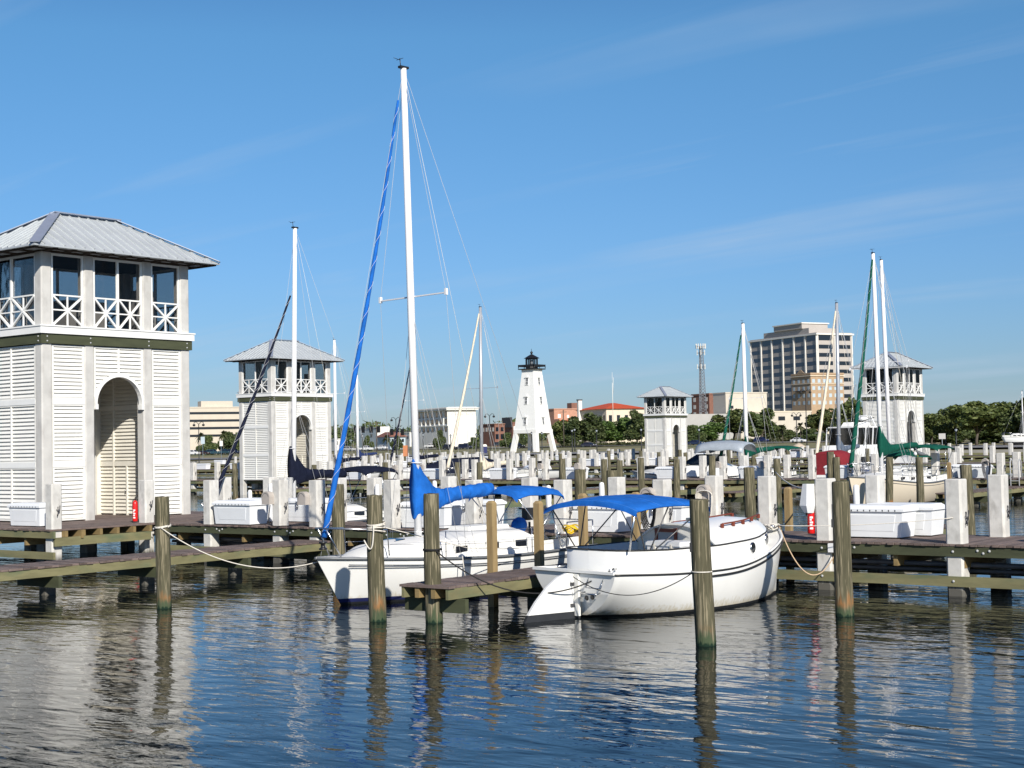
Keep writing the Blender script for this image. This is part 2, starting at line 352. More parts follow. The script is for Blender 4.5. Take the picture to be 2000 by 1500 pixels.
def kids(o): return [c for c in bpy.data.objects if c.parent == o]
def copy_tree(o, parent=None, cache={}):
    if o.name not in cache: cache[o.name] = kids(o)
    c = o.copy(); COL.objects.link(c)
    if parent: c.parent = parent
    for k in cache[o.name]: copy_tree(k, c)
    return c
def place(o, loc, rz=None, label=None, group=None, scale=None, cat=None):
    o.location = loc
    if rz is not None: o.rotation_euler = (0, 0, rz)
    if label: o['label'] = label
    if group: o['group'] = group
    if cat: o['category'] = cat
    if scale is not None: o.scale = scale
    return o
def struct(o): o['kind'] = 'structure'; return o
ORD = ['', 'first', 'second', 'third', 'fourth', 'fifth', 'sixth', 'seventh', 'eighth', 'ninth', 'tenth', 'eleventh', 'twelfth', 'thirteenth', 'fourteenth', 'fifteenth', 'sixteenth', 'seventeenth', 'eighteenth', 'nineteenth', 'twentieth', 'twenty-first', 'twenty-second', 'twenty-third', 'twenty-fourth', 'twenty-fifth', 'twenty-sixth', 'twenty-seventh', 'twenty-eighth', 'twenty-ninth', 'thirtieth']
def sag(p, q, s, n=16):
    p, q = Vector(p), Vector(q); return [p.lerp(q, i/n)-Vector((0, 0, 4*s*(i/n)*(1-i/n))) for i in range(n+1)]
def rope(name, label, pts, r, m, cat='rope', group=None):
    b = B().m(m); b.tube(pts, r, 6); return tag(b.build(name), label, cat, group)
def lerp(a, b, t): return a+(b-a)*t
def interp(x, xs, ys): return float(np.interp(x, xs, ys))
def smoothcurve(x, xs, ys):
    "cubic through the points"
    i = max(0, min(len(xs)-2, int(np.searchsorted(xs, x)-1))); t = (x-xs[i])/(xs[i+1]-xs[i])
    def sl(k):
        a, b = max(0, k-1), min(len(xs)-1, k+1); return (ys[b]-ys[a])/(xs[b]-xs[a])
    h = xs[i+1]-xs[i]; m0, m1 = sl(i)*h, sl(i+1)*h
    return (2*t**3-3*t*t+1)*ys[i]+(t**3-2*t*t+t)*m0+(-2*t**3+3*t*t)*ys[i+1]+(t**3-t*t)*m1

# ------------------------------------------------------------------ setting: water, land, roads
GY = [195, 206, 240, 300, 400, 450, 700, 1100, 2600]; GZ = [-1.2, 1.3, 1.6, 1.9, 2.3, 2.7, 5.0, 9, 20]
def gz(x, y): return interp(y, GY, GZ)
b = B().m('water'); b.add([(-1500, -60, 0), (500, -60, 0), (500, 260, 0), (-1500, 260, 0)], [(0, 1, 2, 3)]); struct(b.build('water', fix=False))
b = B().m('land'); ys = [195, 203, 206, 215, 230, 250, 275, 300, 330, 370, 400, 425, 450, 500, 600, 800, 1200, 2600]; xs = list(range(-1500, 501, 40))
vs = [(x, y, gz(x, y)+(0 if y < 215 or y > 900 else .25*math.sin(x*.05+y*.031)*math.sin(y*.07))) for y in ys for x in xs]; nx = len(xs)
b.add(vs, [(j*nx+i, j*nx+i+1, (j+1)*nx+i+1, (j+1)*nx+i) for j in range(len(ys)-1) for i in range(nx-1)], True); struct(b.build('ground', fix=False))
def strip(name, y0, y1, dz, m):
    b = B().m(m); xx = list(range(-1200, 301, 20))
    def zt(x, y): return max(gz(x, y), gz(x, y)+.25)+dz
    vs = [(x, y0, zt(x, y0)) for x in xx]+[(x, y1, zt(x, y1)) for x in xx]; n = len(xx)
    b.add(vs, [(i, i+1, n+i+1, n+i) for i in range(n-1)]); struct(b.build(name, fix=False))
strip('parking_lot', 212, 232, .02, 'asphalt')
strip('road', 400, 411, .03, 'asphalt')
strip('road', 420, 431, .03, 'asphalt')
b = B().m('kerb'); b.box(-1200, 204.5, -1, 300, 206, 1.34); tag(b.build('seawall'), 'pale concrete seawall along the shore behind the far piers', 'seawall')
# ------------------------------------------------------------------ louvred lookout towers (local: x short side, y long side, z 0 = deck)
HX, HY = 1.8, 3.07
def slats(b, axis, at, out, u0, u1, z0, z1, arch=None, sp=.128):
    "louvre blades on a face; axis 'y' = face across y at x=at, facing out (+1/-1)"
    n = int((z1-z0)/sp); sp = (z1-z0)/n
    for i in range(n):
        za = z0+i*sp+.008; zb = za+sp*.92
        segs = [(u0, u1)]
        if arch:
            r, zc = arch; zm = za+sp*.5
            if zm < zc+r:
                hw = math.sqrt(max(0, r*r-max(0, zm-zc)**2)); segs = [(u0, -hw), (hw, u1)]
        for s0, s1 in segs:
            if s1-s0 < .03: continue
            pr = [(.040, za), (.051, za+.014), (-.005, zb+.004), (-.025, zb-.008)]
            P = lambda u, o, z: (at+out*o, u, z) if axis == 'y' else (u, at+out*o, z)
            b.add([P(s0, o, z) for o, z in pr]+[P(s1, o, z) for o, z in pr], [(3, 2, 1, 0), (4, 5, 6, 7), (0, 1, 5, 4), (1, 2, 6, 5), (2, 3, 7, 6), (3, 0, 4, 7)])
def fbox(b, axis, at, out, u0, u1, o0, o1, z0, z1):
    o0, o1 = sorted((at+out*o0, at+out*o1))
    if axis == 'y': b.box(o0, u0, z0, o1, u1, z1)
    else: b.box(u0, o0, z0, u1, o1, z1)
TIERS = [(.04, 1.80), (1.97, 3.88), (4.06, 5.84)]
_b = B().m('bolt'); _b.lathe([(.03, -.005), (.028, .012), (.016, .022), (0, .024)], n=8); BOLT = _b.mesh('bolt')
def make_tower():
    t = thing('lookout_tower', 'x', 'tower')
    PY = [(2.87, .40), (1.21, .38), (-1.21, .38), (-2.87, .40)]
    xs = (HX-.2, -HX+.2)
    for x in xs:
        for y, w in PY:
            b = B().m('tower_concrete'); b.cpost(x, y, .40, w, -1.6, 8.90, .04); b.build('post', t)
    bays_long = [(-2.66, -1.41, 1), (-1.01, 1.01, 2), (1.41, 2.66, 1)]
    bays_short = [(-1.395, 1.395, 2)]
    for axis, half, bays, outs in (('y', HX, bays_long, (1, -1)), ('x', HY, bays_short, (1, -1))):
        for out in outs:
            at = out*(half-.09)
            for (u0, u1, np_) in bays:
                archb = axis == 'y' and np_ == 2 and out == 1
                for ti, (z0, z1) in enumerate(TIERS):
                    if archb and ti < 2: continue
                    b = B().m('louvre_white')
                    cuts = [u0] + ([(u0+u1)/2] if np_ == 2 else []) + [u1]
                    fw = .055
                    arch = (1.0, 3.9) if archb else None
                    zb0 = z0
                    fbox(b, axis, at, out, u0, u1, -.03, .065, z1-.05, z1)
                    if not archb: fbox(b, axis, at, out, u0, u1, -.03, .065, z0, z0+.05)
                    for ci, c in enumerate(cuts):
                        a, d = (c, c+fw) if ci == 0 else ((c-fw, c) if ci == len(cuts)-1 else (c-fw/2, c+fw/2))
                        zl = z0+.05
                        if archb and 0 < ci < len(cuts)-1: zl = 4.92
                        fbox(b, axis, at, out, a, d, -.03, .07, zl, z1-.05)
                    for ci in range(len(cuts)-1):
                        c0, c1 = cuts[ci]+fw*.9, cuts[ci+1]-fw*.9
                        if archb: continue
                        slats(b, axis, at, out, c0, c1, z0+.05, z1-.05)
                        fbox(b, axis, at, out, c0, c1, -.075, -.06, z0+.05, z1-.05)
                    if archb:
                        slats(b, axis, at, out, u0+fw, u1-fw, z0+.0, z1-.05, arch)
                    b.build('louvre_panel', t)
                if not archb:
                    for z0, z1 in ((1.80, 1.97), (3.88, 4.06)):
                        b = B().m('trim_white'); fbox(b, axis, at, out, u0, u1, -.03, .08, z0, z1); b.build('band_board', t)
    # arch trim, reveal and alcove
    b = B().m('trim_white'); n = 20; r0, r1, zc, x0, x1 = .93, 1.03, 3.9, HX-.16, HX+.03
    rr = []
    for i in range(n+1):
        a = PI*i/n; c, s_ = math.cos(a), math.sin(a)
        rr.append([(x1, r0*c, zc+r0*s_), (x1, r1*c if abs(r1*c) < 1.005 else math.copysign(1.005, c), zc+r1*s_), (x0, r1*c if abs(r1*c) < 1.005 else math.copysign(1.005, c), zc+r1*s_), (x0, r0*c, zc+r0*s_)])
    b.rings(rr, smooth=False)
    for s_ in (-1, 1): b.box(x0, min(s_*.90, s_*1.0), 3.72, x1+.01, max(s_*.90, s_*1.0), 3.898)
    b.build('arch_trim', t)
    b = B().m('alcove_cream'); Y = 1.73   # room behind the arch: louvred partition with a pair of doors on its right
    for u0, u1 in ((-1.66, -.83), (-.77, .66), (.72, 1.5)):
        for z0, z1 in ((.04, 1.75), (1.95, 3.75), (3.95, 5.2)):
            if z0 < 1 and -1 < u0 < 0:
                for a, d in ((-.72, -.07), (-.01, .63)): slats(b, 'x', Y, -1, a, d, z0, z1)
            else: slats(b, 'x', Y, -1, u0, u1, z0, z1)
    b.box(-1.7, Y+.05, 0, 1.55, Y+.12, 5.3)
    for z0, z1 in ((1.76, 1.94), (3.76, 3.94)): b.box(-1.7, Y-.07, z0, 1.55, Y+.05, z1)
    for u0, u1, z1 in ((-.83, -.77, 5.2), (.66, .72, 5.2), (-.07, -.01, 1.76)): b.box(u0, Y-.08, 0, u1, Y+.05, z1)
    b.box(-1.6, -1.12, 0, 1.5, -1.05, 5.3); b.box(-1.67, -1.1, 0, -1.6, Y, 5.3); b.box(-1.65, -1.1, 5.3, 1.5, Y+.1, 5.36)
    b.build('alcove', t)
    b = B().m('steel'); b.lathe([(.0, 0), (.03, 0), (.03, .06), (0, .06)], 0, 0, 8)
    k = b.build('door_knob', t); k.location = (-.04, 1.73-.12, .85)
    # beams and white floor band
    b = B().m('green_beam')
    for z0, z1, o in ((5.87, 6.19, .06),):
        b.box(-HX-o, -HY-o, z0, HX+o, -HY, z1); b.box(-HX-o, HY, z0, HX+o, HY+o, z1); b.box(HX, -HY, z0, HX+o, HY, z1); b.box(-HX-o, -HY, z0, -HX, HY, z1)
    b.build('floor_beam', t)
    for y in (-2.9, -1.21, 1.21, 2.9):
        for z in (5.95, 6.1):
            link('bolt', BOLT, t, (HX+.061, y, z)).rotation_euler = (0, PI/2, 0)
            if abs(y) > 2: link('bolt', BOLT, t, (y*HX/HY, -HY-.061, z)).rotation_euler = (PI/2, 0, 0)
    b = B().m('trim_white'); o = .12
    b.box(-HX-o, -HY-o, 6.2, HX+o, HY+o, 6.46); b.box(-HX-o-.03, -HY-o-.03, 6.43, HX+o+.03, HY+o+.03, 6.48); b.build('floor_band', t)
    # upper storey: railings, window frames and panes
    for axis, half, bays in (('y', HX, bays_long), ('x', HY, bays_short)):
        for out in (1, -1):
            at = out*(half-.09)
            for (u0, u1, np_) in bays:
                cuts = [u0]+([(u0+u1)/2] if np_ == 2 else [])+[u1]
                b = B().m('trim_white'); zr0, zr1 = 6.49, 7.52
                for ci, c in enumerate(cuts):
                    a, d = (c, c+.06) if ci == 0 else ((c-.06, c) if ci == len(cuts)-1 else (c-.04, c+.04))
                    fbox(b, axis, at, out, a, d, -.03, .05, zr0, 8.88)
                fbox(b, axis, at, out, u0+.06, u1-.06, -.03, .045, 8.80, 8.88)
                b.build('window_frame', t)
                b = B().m('trim_white')
                for ci in range(len(cuts)-1):
                    c0, c1 = cuts[ci]+.06, cuts[ci+1]-.06; mid = (c0+c1)/2; zm = (zr0+zr1)/2
                    fbox(b, axis, at, out, c0, c1, 0, .06, zr1-.05, zr1)
                    P = lambda u, z, o=.035: Vector((at+out*o, u, z)) if axis == 'y' else Vector((u, at+out*o, z))
                    fbox(b, axis, at, out, c0, c1, .016, .046, zm-.022, zm+.022)
                    fbox(b, axis, at, out, mid-.025, mid+.025, .012, .05, zr0, zr1-.05)
                    b.bar(P(c0, zr0+.02), P(c1, zr1-.06), .07, .06); b.bar(P(c0, zr1-.06, .037), P(c1, zr0+.02, .037), .07, .06)
                b.build('cross_railing', t)
                for ci in range(len(cuts)-1):
                    c0, c1 = cuts[ci]+.05, cuts[ci+1]-.05
                    b = B().m('pane'); fbox(b, axis, at, out, c0, c1, -.02, -.012, zr0, 8.80); b.build('window_pane', t)
    b = B().m('dark_timber'); b.box(-HX+.05, -HY+.05, 6.485, HX-.05, HY-.05, 6.5); b.box(-HX+.05, -HY+.05, 8.89, HX-.05, HY-.05, 8.93)
    b.m('wall_grey'); b.box(-.9, -.9, 6.5, .1, .7, 7.5); b.box(-.95, -.95, 7.5, .15, .75, 7.56); b.box(.5, 1.5, 6.5, .9, 2.2, 8.0)
    b.build('interior_cabinet', t)
    b = B().m('dark_timber'); o = .02
    b.box(-HX-o, -HY-o, 8.903, HX+o, HY+o, 9.03)
    for y in np.linspace(-HY-.62, HY+.62, 11):
        b.box(-HX-.70, y-.05, 8.90, HX+.70, y+.05, 8.985)
    for x in np.linspace(-HX-.45, HX+.45, 6):
        b.box(x-.05, -HY-.70, 8.91, x+.05, HY+.70, 8.98)
    b.build('eave_framing', t)
    # roof
    ex, ey, ze, zr = HX+.78, HY+.78, 9.0, 10.52; ry = ey-ex
    c = [(-ex, -ey, ze), (ex, -ey, ze), (ex, ey, ze), (-ex, ey, ze)]; R0, R1 = (0, -ry, zr), (0, ry, zr)
    low = lambda p: (p[0], p[1], p[2]-.05)
    roof = B().m('metal_roof')
    roof.add(c+[R0, R1]+[low(p) for p in c], [(0, 1, 4), (1, 2, 5, 4), (2, 3, 5), (3, 0, 4, 5), (9, 8, 7, 6), (0, 6, 7, 1), (1, 7, 8, 2), (2, 8, 9, 3), (3, 9, 6, 0)])
    sl = (zr-ze)/ex
    nrib = 20
    for i in range(1, nrib):
        y = -ey+2*ey*i/nrib
        top = min(ex, max(0, ey-abs(y)))
        for s_ in (1, -1):
            roof.bar((s_*ex, y, ze+.025), (s_*(ex-top*.97), y, ze+.025+sl*top*.97), .035, .05)
    for i in range(1, 14):
        x = -ex+2*ex*i/14; top = ex-abs(x)
        for s_ in (1, -1): roof.bar((x, s_*ey, ze+.025), (x, s_*(ey-top*.97), ze+.025+sl*top*.97), .035, .05)
    ro = roof.build('roof', t)
    for sx in (1, -1):
        for sy in (1, -1):
            b = B().m('roof_cap'); p = Vector((sx*ex, sy*ey, ze+.055)); q = Vector((0, sy*ry, zr+.055)); b.bar(p, q, .34, .03); b.build('hip_cap', ro)
    b = B().m('roof_cap'); b.box(-.17, -ry-.1, zr+.03, .17, ry+.1, zr+.075); b.build('ridge_cap', ro)
    return t
tower0 = make_tower()
place(tower0, (-43.5, 31.52, 1.08), label='largest louvred lookout tower at the left edge with arched alcove', group='louvred lookout towers')
TOW = [((-82.5, 77.6), 'louvred lookout tower behind the navy covered sailboat'), ((-117.4, 187.3), 'smallest louvred lookout tower, right of the lighthouse'),
       ((-59.2, 136.0), 'louvred lookout tower behind the flybridge motor yacht'), ((-128.5, 119.5), 'louvred lookout tower half hidden behind another tower')]
for (x, y), lb in TOW:
    c = copy_tree(tower0); place(c, (x, y, 1.08), label=lb)

# ------------------------------------------------------------------ piers
def pier(name, label, x0, x1, y0, y1, planks=True, detail=True, zt=1.08):
    t = thing(name, label, 'pier', (0, 0, 0))
    b = B().m('deck_wood')
    if planks:
        n = int((x1-x0)/.15)
        for i in range(n):
            x = x0+i*.15; j = rnd.uniform(-.03, .02); b.box(x, y0+j, zt-.05+rnd.uniform(0, .006), x+.138, y1+rnd.uniform(-.03, .03), zt+rnd.uniform(-.004, .004))
    else: b.box(x0, y0, zt-.05, x1, y1, zt)
    b.build('deck', t)
    for ya in (y0+.03, y1-.10): b = B().m('green_beam' if detail else 'beam_wood'); b.box(x0, ya, zt-.26, x1, ya+.07, zt-.054); b.build('fascia_beam', t)
    for ya in (y0+.02, y1-.09): b = B().m('beam_wood'); b.box(x0, ya, .20, x1, ya+.07, .41); b.build('lower_beam', t)
    if x1 < -37:   # tower platform: joists end on its right side above a heavy stringer
        for y in np.arange(y0+.45, 29.6, .62): b = B().m('joist_wood'); b.box(x1-2.5, y, zt-.24, x1-.03, y+.10, zt-.056); b.build('joist', t)
        b = B().m('beam_wood'); b.box(x1-.12, y0+.1, zt-.50, x1-.04, 29.62, zt-.245); b.build('side_stringer', t)
    b = B().m('joist_wood'); x = x0+1.0
    while x < x1-(1.6 if x1 < -37 else 0):
        b.box(x, y0+.12, zt-.50, x+.09, y1-.12, zt-.062); x += 1.47
    b.box(x0, y0+1.0, zt-.30, x1, y0+1.08, zt-.064); b.box(x0, y1-1.0, zt-.30, x1, y1-.92, zt-.064)
    b.build('joist', t)
    if detail:
        b = B().m('pipe_grey'); b.tube([(x0, y0+.5, .62), (x1, y0+.5, .62)], .055, 8); b.tube([(x0, y0+.72, .48), (x1, y0+.72, .48)], .045, 8); b.build('water_pipe', t)
        for X in P1F[1:]:
            for dx, z in ((-.02, .92), (-.02, .31), (.5, .95), (.62, .90), (.75, .95)):
                link('bolt', BOLT, t, (X+dx, y0+.019 if z < .5 else y0+.029, z)).rotation_euler = (PI/2, 0, 0)
    return t
P1F = [-6.0, -8.8, -11.72, -14.68, -18.92, -21.85, -24.74, -27.67, -30.58, -32.11, -35.18, -38.3]
P1B = [-6.0, -8.8, -11.68, -14.57, -17.39, -18.87, -21.81, -24.69, -27.62, -30.54, -32.02, -34.37, -35.08, -37.28]
pier('pier', 'nearest timber pier with brown plank deck and green edge beams', -37.6, 6, 29.70, 32.62)
t = pier('pier', 'wide plank platform under the largest lookout tower', -52, -37.62, 26.0, 36.2, detail=False)
P2X = [-21.0, -24.0, -27.2, -30.7, -35.2, -37.9, -40.7, -43.6, -46.4, -49.35, -53.7, -56.6, -59.5, -62.46, -65.3, -69.2, -72.6, -76.0, -79.5, -84.0, -88.2, -91.0, -94.0]
pier('pier', 'second timber pier across the open water with a row of white boxes', -100, -14, 75.4, 78.5, detail=False)
pier('pier', 'third pier farther back crowded with boats', -160, -25, 120.6, 123.8, planks=False, detail=False)
pier('pier', 'farthest pier in front of the seawall', -210, -40, 168, 171, planks=False, detail=False)

def finger(label, x0, x1, y0, y1, zt=.72, planks=True, posts=(), end_at_low=True):
    t = thing('finger_dock', label, 'finger dock', (0, 0, 0), 0, 'finger docks between the boat slips')
    b = B().m('deck_wood')
    if planks:
        n = int((y1-y0)/.19)
        for i in range(n): y = y0+i*.19; b.box(x0+rnd.uniform(-.02, .02), y, zt-.045, x1+rnd.uniform(-.02, .02), y+.176, zt+rnd.uniform(-.005, .005))
    else: b.box(x0, y0, zt-.045, x1, y1, zt)
    b.build('deck', t)
    b = B().m('beam_wood')
    for x in (x0+.02, x1-.08): b.box(x, y0+.02, zt-.25, x+.06, y1, zt-.048)
    b.build('side_beam', t)
    b = B().m('joist_wood')
    for k in range(2): x = lerp(x0, x1, (k+1)/3); b.box(x-.05, y0+.03, zt-.24, x+.05, y1, zt-.05)
    b.build('stringer', t)
    ycs = [y0+.35+k*2.9 for k in range(int((y1-y0)/2.9)+1)]
    for yc in ycs: b = B().m('green_beam'); b.box(x0-.15, yc-.05, zt-.52, x1+.15, yc+.05, zt-.255); b.build('cross_beam', t)
    for yc in ycs[1:]: b = B().m('concrete'); b.cpost((x0+x1)/2, yc+.22, .3, .3, -.8, zt-.27); b.build('support_pile', t)
    return t
finger('finger dock on the left with its long edge in the sun', -30.95, -29.6, 11.5, 29.66, .73)
finger('short finger dock between the blue covered sloop and the white catboat', -19.0, -17.8, 20.75, 29.66, .72)
for x, y0, y1, lb in ((-28.05, 32.65, 41, 'finger dock on the far side of the nearest pier, behind the blue sloop'), (-17.0, 32.65, 42.5, 'finger dock behind the nearest pier at right'), (-39.6, 32.65, 41, 'finger dock on the far side near the largest tower')):
    finger(lb, x-.6, x+.6, y0, y1, .72)
for i, x in enumerate((-26.0, -37.6, -49.2, -60.8, -72.4)):
    finger(f'{ORD[i+1]} finger dock from the right along the near side of the second pier', x-.6, x+.6, 65.5, 75.38, .72)

# ------------------------------------------------------------------ concrete piles (> mooring hook)
def make_pile():
    b = B().m('concrete'); b.cpost(0, 0, .37, .37, -1.0, 2.43, .045, .02); o = b.build('concrete_pile'); tag(o, 'x', 'pile')
    h = B().m('dark_steel'); h.T = Matrix.Translation((.19, 0, 1.62))
    h.tube([(0, -.02, -.12), (.02, 0, -.12), (.03, .0, 0), (.02, 0, .12), (0, .02, .12)], .014, 5); h.tube([(.02, -.05, .05), (.05, -.03, .0), (.06, .03, .05), (.05, .05, .16)], .013, 5); h.tube([(.02, .05, -.05), (.05, .03, -.0), (.06, -.03, -.06), (.05, -.05, -.16)], .013, 5)
    h.T = None; h.build('mooring_hook', o)
    return o
pile0 = make_pile(); first = [True]
def pile(x, y, label, group, z=0, hook=True):
    if first[0]: c = pile0; first[0] = False
    elif hook: c = copy_tree(pile0)
    else: c = pile0.copy(); COL.objects.link(c)
    return place(c, (x, y, z+(rnd.uniform(-.02, .02) if hook else rnd.uniform(-.08, .06))), rnd.uniform(-.015, .015) if hook else rnd.uniform(-.08, .08), label, group)
g1 = 'concrete piles of the nearest pier'
for i, x in enumerate(P1F): pile(x, 29.95, f'{ORD[i+1]} concrete pile from the right along the near edge of the nearest pier', g1)
for i, x in enumerate(P1B): pile(x, 32.3, f'{ORD[i+1]} concrete pile from the right along the far edge of the nearest pier', g1)
pile(-38.0, 26.3, 'concrete pile at the front corner of the largest tower platform', g1)
for i, x in enumerate(P2X):
    pile(x, 75.75, f'{ORD[i+1]} concrete pile from the right along the near edge of the second pier', 'concrete piles of the second pier')
    pile(x, 78.15, f'{ORD[i+1]} concrete pile from the right along the far edge of the second pier', 'concrete piles of the second pier')
k3 = 0
pat = [2.95, 4.2, 2.95, 2.9, 2.95, 2.9, 1.7, 2.95]
for Y, xa, xb in ((190, -62, -212), (120.9, -34, -138), (123.5, -35, -141), (168.3, -52, -192), (170.7, -53, -195)):
    x = xa; k = 0
    while x > xb:
        pile(x+rnd.uniform(-.1, .1), Y, 'small pale concrete pile crowding the distant piers', 'distant concrete piles', hook=False); x -= pat[k % 8]; k += 1
# ------------------------------------------------------------------ dock boxes (> lid, latch, raised panels)
def make_box():
    t = thing('dock_box', 'x', 'storage box'); w, d, h = .76, .34, .58
    b = B().m('box_white'); b.prism([(-w, -d), (w, -d), (w, d), (-w, d)], .02, h, [(-w-.05, -d-.04), (w+.05, -d-.04), (w+.05, d+.04), (-w-.05, d+.04)]); b.build('box_body', t)
    for s in (-1, 1):
        b = B().m('box_white'); y0, y1 = s*(d+.0137), s*(d+.0375)
        lo, hi = s*(d+.010), s*(d+.038)
        b.add([(-w+.16, lo-s*.01, .14), (w-.16, lo-s*.01, .14), (w-.10, hi-s*.01, h-.06), (-w+.10, hi-s*.01, h-.06), (-w+.18, lo+s*.006, .155), (w-.18, lo+s*.006, .155), (w-.12, hi+s*.006, h-.075), (-w+.12, hi+s*.006, h-.075)], [(0, 1, 2, 3), (4, 5, 6, 7), (0, 1, 5, 4), (1, 2, 6, 5), (2, 3, 7, 6), (3, 0, 4, 7)])
        b.build('raised_panel', t)
    b = B().m('box_white'); a, c = w+.09, d+.08
    b.prism([(-a, -c), (a, -c), (a, c), (-a, c)], h+.004, h+.06); b.prism([(-a, -c), (a, -c), (a, c), (-a, c)], h+.06, h+.14, [(-a+.10, -c+.10), (a-.10, -c+.10), (a-.10, c-.10), (-a+.10, c-.10)])
    lid = b.build('lid', t)
    b = B().m('black_plastic')
    for i in range(10): x = -w+.1+i*(2*w-.2)/9; b.box(x-.012, -c-.004, h+.012, x+.012, -c+.01, h+.045)
    b.build('hinge_slots', lid)
    b = B().m('steel'); b.box(-.05, c+.001, h-.14, .05, c+.03, h+.05); b.tube([(0, c+.03, h-.05), (.0, c+.05, h-.12), (.02, c+.03, h-.17)], .012, 5); b.build('latch', t)
    return t
box0 = make_box(); bf = [True]
def dbox(x, y, label, z=1.09, rz=0, parts=True, sx=1):
    if bf[0]: c = box0; bf[0] = False
    else: c = copy_tree(box0)
    return place(c, (x, y, z), rz, label, 'white dock boxes', (sx, 1, 1))
dbox(-14.06, 31.12, 'white dock box nearest at right, seen behind the right wood pile')
dbox(-13.75, 32.02, 'white dock box at right on the far half of the nearest pier', rz=PI)
dbox(-21.25, 30.66, 'white dock box behind the blue canopy of the catboat')
dbox(-20.2, 31.95, 'white dock box behind the catboat cabin, far half of pier', rz=PI)
dbox(-26.78, 30.55, 'white dock box behind the white mast of the near sloop')
dbox(-26.4, 31.95, 'white dock box just behind the blue boom cover', rz=PI)
dbox(-34.0, 30.1, 'white dock box in front of a pair, right of the tower platform')
dbox(-34.75, 31.6, 'white dock box with steel latch behind another at left', rz=PI)
dbox(-33.0, 31.9, 'white dock box between two piles with beige reel holders', rz=PI)
dbox(-40.3, 27.2, 'white dock box cut by the left edge on the tower platform')
for i, x in enumerate((-29.1, -36.55, -42.15, -47.9, -55.1, -60.95, -67.3, -74.3)):
    dbox(x+.25, 76.45, f'{ORD[i+1]} white dock box from the right on the near side of the second pier')
    dbox(x-.45, 77.5, f'{ORD[i+1]} white dock box from the right on the far side of the second pier', rz=PI)
far_boxes = [(x, 121.6) for x in np.arange(-52, -146, -6.6)]+[(x, 169) for x in np.arange(-72, -200, -7.3)]
for x, y in far_boxes:
    b = box0.copy(); COL.objects.link(b)
    for k in kids(box0):
        if k.name.startswith(('box_body', 'lid')): c = k.copy(); COL.objects.link(c); c.parent = b
    place(b, (x, y, 1.09), 0, 'small white dock box on the distant piers', 'distant dock boxes', (1.35, 1, 1))
# ------------------------------------------------------------------ round timber piles
def wpile(x, y, top, r, label, lean=(0, 0), grp='round timber mooring piles', strap=False, m='pile_wood'):
    b = B().m(m); n = 20; ring = []; ph = rnd.uniform(0, 6); ee = [rnd.uniform(-.035, .03) for _ in range(n)]
    for z, k in ((-1.2, 1.08), (0, 1.06), (.4, 1.05), (.8, 1.03), (1.2, 1.02), (1.6, 1.0), (2.0, .99), (top-.03, .975), (top, .93)):
        bend = .022*math.sin(z*1.1+ph); k *= 1+.02*math.sin(z*2.3+ph*2)
        ring.append([(lean[0]*z+bend+r*k*(1+ee[j]+.022*math.sin(3*j+ph+z*1.4))*math.cos(2*PI*j/n), lean[1]*z+r*k*(1+ee[j])*math.sin(2*PI*j/n), z+(0 if z < top else .01*math.sin(j))) for j in range(n)])
    b.rings(ring); o = b.build('timber_pile', None, (x, y, 0)); tag(o, label, 'pile', grp)
    if strap:
        s = B().m('black_plastic'); s.T = Matrix.Rotation(strap, 4, 'Z')
        s.box(r*.9, -.035, top-.75, r+.035, .035, top-.42); s.box(r*.9, -.045, top-.85, r+.05, .045, top-.70); s.T = None; s.build('line_holder', o)
    return o
WP = [(-25.24, 20.16, 2.36, .150, 'weathered timber pile alone at left with a white rope tied on', (0, 0), PI*.85),
      (-19.53, 20.69, 2.40, .158, 'timber pile wound with white rope in front of the sloop', (-.01, 0), 0),
      (-18.41, 21.05, 2.42, .155, 'timber pile with a black rope band at the finger dock end', (-.008, 0), 0),
      (-12.43, 20.86, 2.36, .158, 'thick timber pile in front of the catboat with a thin line', (-.012, 0), -PI*.8),
      (-12.19, 25.57, 2.50, .165, 'timber pile with rust coloured base in front of white dock box', (-.022, 0), -PI*.8),
      (-25.2, 25.36, 2.45, .16, 'timber pile just behind the bow of the near sloop', (0, 0), 0),
      (-23.0, 41.6, 2.45, .17, 'dark green timber pile left of catboat bow, far side of pier', (0, 0), 0),
      (-28.75, 40.4, 2.45, .19, 'crooked timber pile behind the catboat canopy', (.01, 0), 0), (-27.3, 40.2, 2.42, .21, 'short thick timber pile behind catboat canopy', (0, 0), 0),
      (-16.5, 43.1, 2.45, .17, 'green timber pile behind the right hand dock box', (-.01, 0), 0), (-36.6, 41.5, 2.2, .16, 'timber pile behind the navy covered sailboat', (0, 0), 0)]
for x, y, tp, r, lb, ln, st in WP: wpile(x, y, tp, r, lb, ln, strap=st)
WP2 = [(1517, 896, 'left of the red canopied boat'), (1735, 893, 'in front of the cream hulled ketch'), (1795, 893, 'with a gull perched on it'), (1320, 897, 'near the smallest lookout tower'), (1252, 894, 'below the smallest lookout tower'),
       (1098, 896, 'right of the lighthouse legs'), (893, 903, 'behind the blue sail cover'), (937, 903, 'below the cream sail'), (752, 903, 'left of the blue mast cover'), (1210, 899, 'between lighthouse and small tower'), (1390, 890, 'left of the white cabin cruiser'), (1622, 880, 'beside the red canopied boat'), (1634, 893, 'right of the red canopied boat'), (459, 905, 'left of the navy sailboat tower'), (612, 908, 'behind the navy boom cover'), (1180, 897, 'right of the lighthouse')]
for px, py, lb in WP2:
    p = G(px, py, 2.50); sgn = 64.5/p.y; q = Dp(px, py, FWH.dot(p*sgn)*1.0); zt = q.z
    wpile(q.x, q.y, max(2.2, min(2.7, zt)), .17, 'timber mooring pile off the second pier '+lb, (rnd.uniform(-.012, .012), 0), 'timber piles off the second pier')
mesh_far = None
